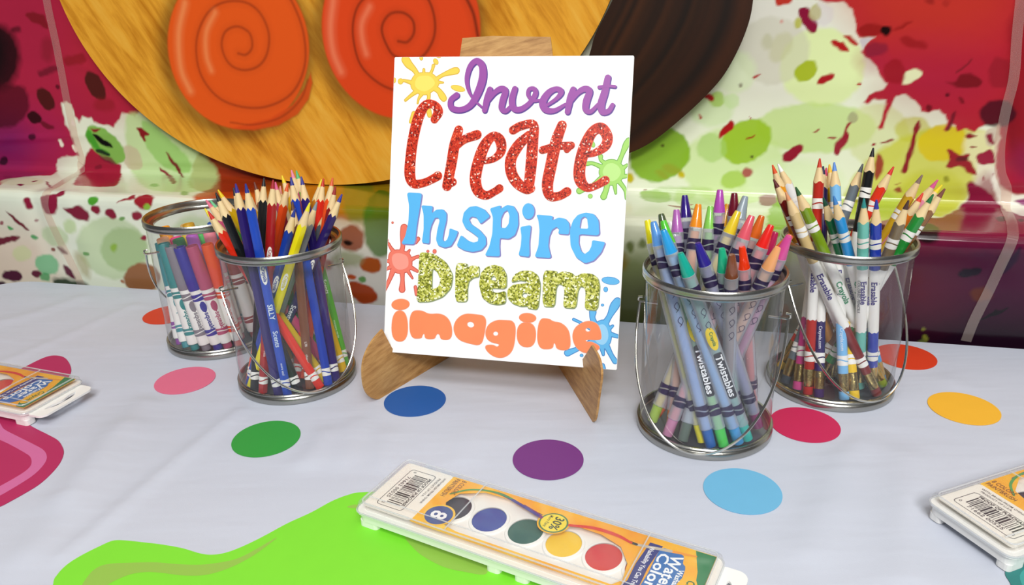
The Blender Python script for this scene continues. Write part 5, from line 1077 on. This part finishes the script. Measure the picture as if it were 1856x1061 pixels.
# ------------------------------------------------------------------ watercolour trays
def tray(origin, ang, label, full=True):
    a = math.radians(ang); ax = np.array([math.cos(a), math.sin(a), 0]); ay = np.array([-math.sin(a), math.cos(a), 0]); o3 = np.array([*origin, 0.06])
    Rm = Matrix((Vector(ax), Vector(ay), Vector((0, 0, 1)))).transposed()
    e = empty('paint_tray', o3, label, 'paint set', 'watercolor paint trays on the table', Rm); o = (0, 0, 0); e.scale = (1.07, 1.09, 1.08)
    g = lambda u, v, h: np.array([u, v, h])
    LT, WT = 21.4, 5.6
    white = mat('f3f2ee', .35); 
    b = MB(); b.sheet([rrect(.12, .12, LT-.12, WT-.12, .5)], g, .42, .95)
    b.sheet([rrect(-.02, -.02, LT+.02, WT+.02, .55)], g, .95, 1.12)
    for x0, x1 in ((.15, 1.5), (9.2, 10.1), (11.0, 11.9), (19.9, LT-.15)):
        for y0, y1 in ((.15, 1.0), (WT-1.0, WT-.15)):
            b.sheet([rrect(x0, y0, x1, y1, .25, 3)], g, 0, .43)
    b.build('base', white, e, o, smooth_=False)
    # hanging tab with its slot at one end
    hole = [(x, y) for x, y in reversed(smooth_loop([(LT+.55, 1.3), (LT+.95, 2.0), (LT+1.0, 2.8), (LT+.95, 3.6), (LT+.55, 4.3), (LT+.5, 3.6), (LT+.7, 2.8), (LT+.5, 2.0)], 3))]
    MB().sheet([rrect(LT-.4, .35, LT+1.45, WT-.35, .6), hole], g, .82, .98).build('hang_tab', white, e, o, smooth_=False)
    # paint pans
    MB().sheet([rrect(.35, .35, LT-.35, WT-.35, .4)], g, 1.12, 1.16).build('pan_plate', mat('efece6', .4), e, o, smooth_=False)
    pans = [(5.55, '2a2438', 'black'), (8.0, '31489c', 'blue'), (10.45, '1f5c50', 'green'), (12.9, 'f0c41c', 'yellow'), (15.35, 'cf3434', 'red'), (17.7, 'd86a2c', 'orange')]
    for x, col, nm in pans:
        p = MB(); p.lathe([(1.22, 0), (1.18, .10), (1.02, .12)], 36, lambda q: np.array([x+q[0], 2.75+q[1]*1.12, 1.16+q[2]])); p.build('pan_rim', white, e, o)
        p = MB(); p.lathe([(.001, .06), (.9, .07), (1.03, .05), (1.03, 0)], 36, lambda q: np.array([x+q[0], 2.75+q[1]*1.12, 1.16+q[2]])); pp = p.build('paint_cake', mat(col, .45, var=.12), e, o); pp['label'] = nm+' paint cake'
    # printed card under the lid
    zc = 1.46
    win = [(5.9, .95), (6.9, .75), (16.6, .75), (17.0, 1.3), (16.8, 2.6), (16.0, 3.7), (14.6, 4.2), (13.0, 4.25), (11.0, 4.3), (8.6, 4.75), (6.6, 4.7), (5.2, 3.9), (4.9, 2.8)]
    cardm = bpy.data.materials.get('tray_card_print')
    if cardm is None:
        cardm, rr = wood('tray_card_print', 'f09a14', 'f6b41e', 'f9cf3a', (30, 30, 30), (0, 0, 0), .4)
    MB().sheet([rrect(3.9, .35, LT-.35, WT-.35, .1), list(reversed(win))], g, zc-.02, zc).build('printed_card', cardm, e, o, smooth_=False)
    MB().sheet([rrect(.35, .35, 3.92, WT-.35, .25)], g, zc-.02, zc+.002).build('barcode_panel', mat('f1ece2', .45), e, o, smooth_=False)
    def flat(nm, poly, col, h=.012, rough=.4): return MB().sheet([poly], g, zc+h).build(nm, mat(col, rough), e, o, smooth_=False)
    def txt(word, size, x, y, col, h=.03, width=None, rot=-90, nm='lettering'):
        c_, s_ = math.cos(math.radians(rot)), math.sin(math.radians(rot))
        return text_on(MB(), word, size, lambda u, v, hh: np.array([x+u*c_-v*s_, y+u*s_+v*c_, zc+hh]), h, width).build(nm, mat(col, .4), e, o, smooth_=False)
    rnd = random.Random(5); b = MB(); y = 1.25
    while y < 4.3:
        w_ = rnd.choice([.035, .05, .09, .13]); 
        b.sheet([[(1.55, y), (2.55, y), (2.55, y+w_), (1.55, y+w_)]], g, zc+.012); y += w_+rnd.choice([.05, .07, .1])
    b.build('barcode', mat('23222a', .5), e, o, smooth_=False)
    fr = rrect(1.0, .85, 2.95, 4.75, .25); fi = list(reversed(rrect(1.04, .89, 2.91, 4.71, .22)))
    MB().sheet([fr, fi], g, zc+.012).build('barcode_frame', mat('3a3a44', .5), e, o, smooth_=False)
    txt('PROOF OF PURCHASE', .22, 2.72, 2.8, '23222a', width=3.0); txt('71662 00525', .26, 1.34, 2.8, '4a4850', width=2.3); txt('0', .2, 1.4, 4.5, '4a4850'); txt('2', .2, 1.4, 1.1, '4a4850')
    txt('PRODUCT OF U.S.A.', .16, 3.25, 3.6, '4a4850'); txt('WITH BRUSH FROM CHINA', .16, 3.55, 3.4, '4a4850')
    txt('8 COLORS', .34, 4.85, 4.35, '7a4a1a', width=1.5); txt('PAINTBRUSH', .34, 4.35, 4.15, '7a4a1a', width=1.9)
    # round 8 badge
    flat('badge_ring', ell(5.2, 1.55, 1.0, 1.0, 0, 32), 'f3c030', .014); flat('badge', ell(5.2, 1.55, .86, .86, 0, 32), '2c4a8c', .018); txt('8', 1.0, 5.2, 1.55, 'f4f4f6', .024)
    flat('badge_ring', ell(11.7, 3.9, .98, .98, 0, 32), 'f0b41c', .014); flat('badge_ring', ell(11.7, 3.9, .88, .88, 0, 32), '3c7a4c', .017); flat('badge', ell(11.7, 3.9, .78, .78, 0, 32), 'f4dc3c', .02); txt('30%', .55, 11.9, 3.9, '2c4a34', .026, 1.15); txt('More Paint', .22, 11.35, 3.9, '2c4a34', .026, 1.1)
    # painted rainbow stroke ending in a brush
    for pts, col in (([(4.7, 3.6, .12), (5.6, 4.5, .16), (7.0, 4.95, .14), (8.4, 4.85, .12)], '4a9a4c'), ([(6.2, 4.85, .10), (7.6, 4.95, .20), (9.2, 4.55, .22), (10.6, 4.1, .2)], '3a3a8c'), ([(9.4, 4.6, .14), (10.4, 4.25, .22), (10.9, 4.0, .22)], '7c2c6c'), ([(12.6, 4.1, .2), (14.0, 4.5, .26), (15.4, 4.5, .26), (16.4, 4.25, .16)], 'd83428'), ([(16.3, 4.28, .2), (16.7, 4.25, .2)], '3a3a3c'), ([(16.75, 4.25, .2), (18.6, 4.55, .24)], 'c4b8a8'), ([(18.6, 4.55, .22), (20.0, 4.75, .12)], 'f09a2c')):
        MB().ribbon(pts, g, zc+.016, .004).build('printed_stroke', mat(col, .4), e, o, smooth_=False)
    flat('printed_band', [(17.35, 4.75), (18.1, 4.75), (18.0, 4.0), (17.9, 2.8), (17.95, 1.4), (17.6, .4), (16.9, .45), (17.25, 1.4), (17.2, 2.8), (17.3, 4.0)], '2c2f7c', .014); txt('Washability You Can Trust!', .26, 17.58, 2.65, 'f0f0f6', .022, 3.6)
    q = MB(); 
    for (w_, s_, x) in (('Water', .95, 19.05), ('Colors', .85, 18.3)):
        pass
    flat('title_plate', smooth_loop([(18.02, .6), (18.05, 2.4), (18.05, 4.45), (18.65, 4.6), (19.35, 4.5), (19.5, 3.9), (19.75, 3.5), (19.75, 1.6), (19.4, .8), (18.8, .5)], 3), '2c6cb4', .016)
    txt('Colors', .62, 18.42, 2.55, 'f6f8fa', .024, 3.3); txt('Water', .66, 19.08, 2.9, 'f6f8fa', .024, 2.9); txt('Washable', .3, 19.58, 2.5, 'f6f8fa', .024, 1.75)
    flat('green_corner', [(19.85, 5.2), (21.0, 5.2), (21.0, .4), (20.2, .4), (19.9, 1.0), (20.6, 2.4), (20.4, 3.6)], '1f7c48', .014)
    flat('brand_oval', ell(20.2, 2.0, .55, 1.15, 0, 28), 'f3b61e', .019); txt('Crayola', .42, 20.25, 2.0, '1f6a3c', .026, 1.6)
    # clear lid
    cl = clear_mat('lid_plastic', 'fdfdfd', .9, .05, 'e8ecf0', .06)
    lid = MB(); O1 = rrect(-.06, -.06, LT+.06, WT+.06, .6); O2 = rrect(.02, .02, LT-.02, WT-.02, .55); O3 = rrect(.28, .28, LT-.28, WT-.28, .4); n = len(O1)
    lid.add([(x, y, 1.12) for x, y in O1]+[(x, y, 1.55) for x, y in O2]+[(x, y, 1.72) for x, y in O3], [(k*n+i, k*n+(i+1) % n, (k+1)*n+(i+1) % n, (k+1)*n+i) for k in (0, 1) for i in range(n)]+[tuple(range(2*n, 3*n))])
    lid.build('clear_lid', cl, e, o, smooth_=False)
    rg = clear_mat('lid_ridge_plastic', 'f4f6f8', 1.0, .35, 'f2f4f6', .1)
    b = MB()
    b.tube([(*p, 1.71) for p in O3]+[(*O3[0], 1.71)], .05, 6, False); b.tube([(*p, 1.14) for p in O1]+[(*O1[0], 1.14)], .06, 6, False)
    for x in (5.0+1.4, 17.2): b.tube([(x, .4, 1.73), (x, WT-.4, 1.73)], .045, 6)
    b.tube([(x_, .95, 1.73) for x_ in (.5, LT-.5)], .035, 6)
    b.build('lid_ridge', rg, e, o)
    return e
tray((-10.8, 42.85), -28.7, 'watercolor set on the lime paper puddle, nearest the camera')
tray((28.9, 36.6), 20.8, 'watercolor set at the right edge, barcode end facing the dots')
tray((-62.0, 64.6), -20.2, 'watercolor set at the left edge, white hang tab end showing')
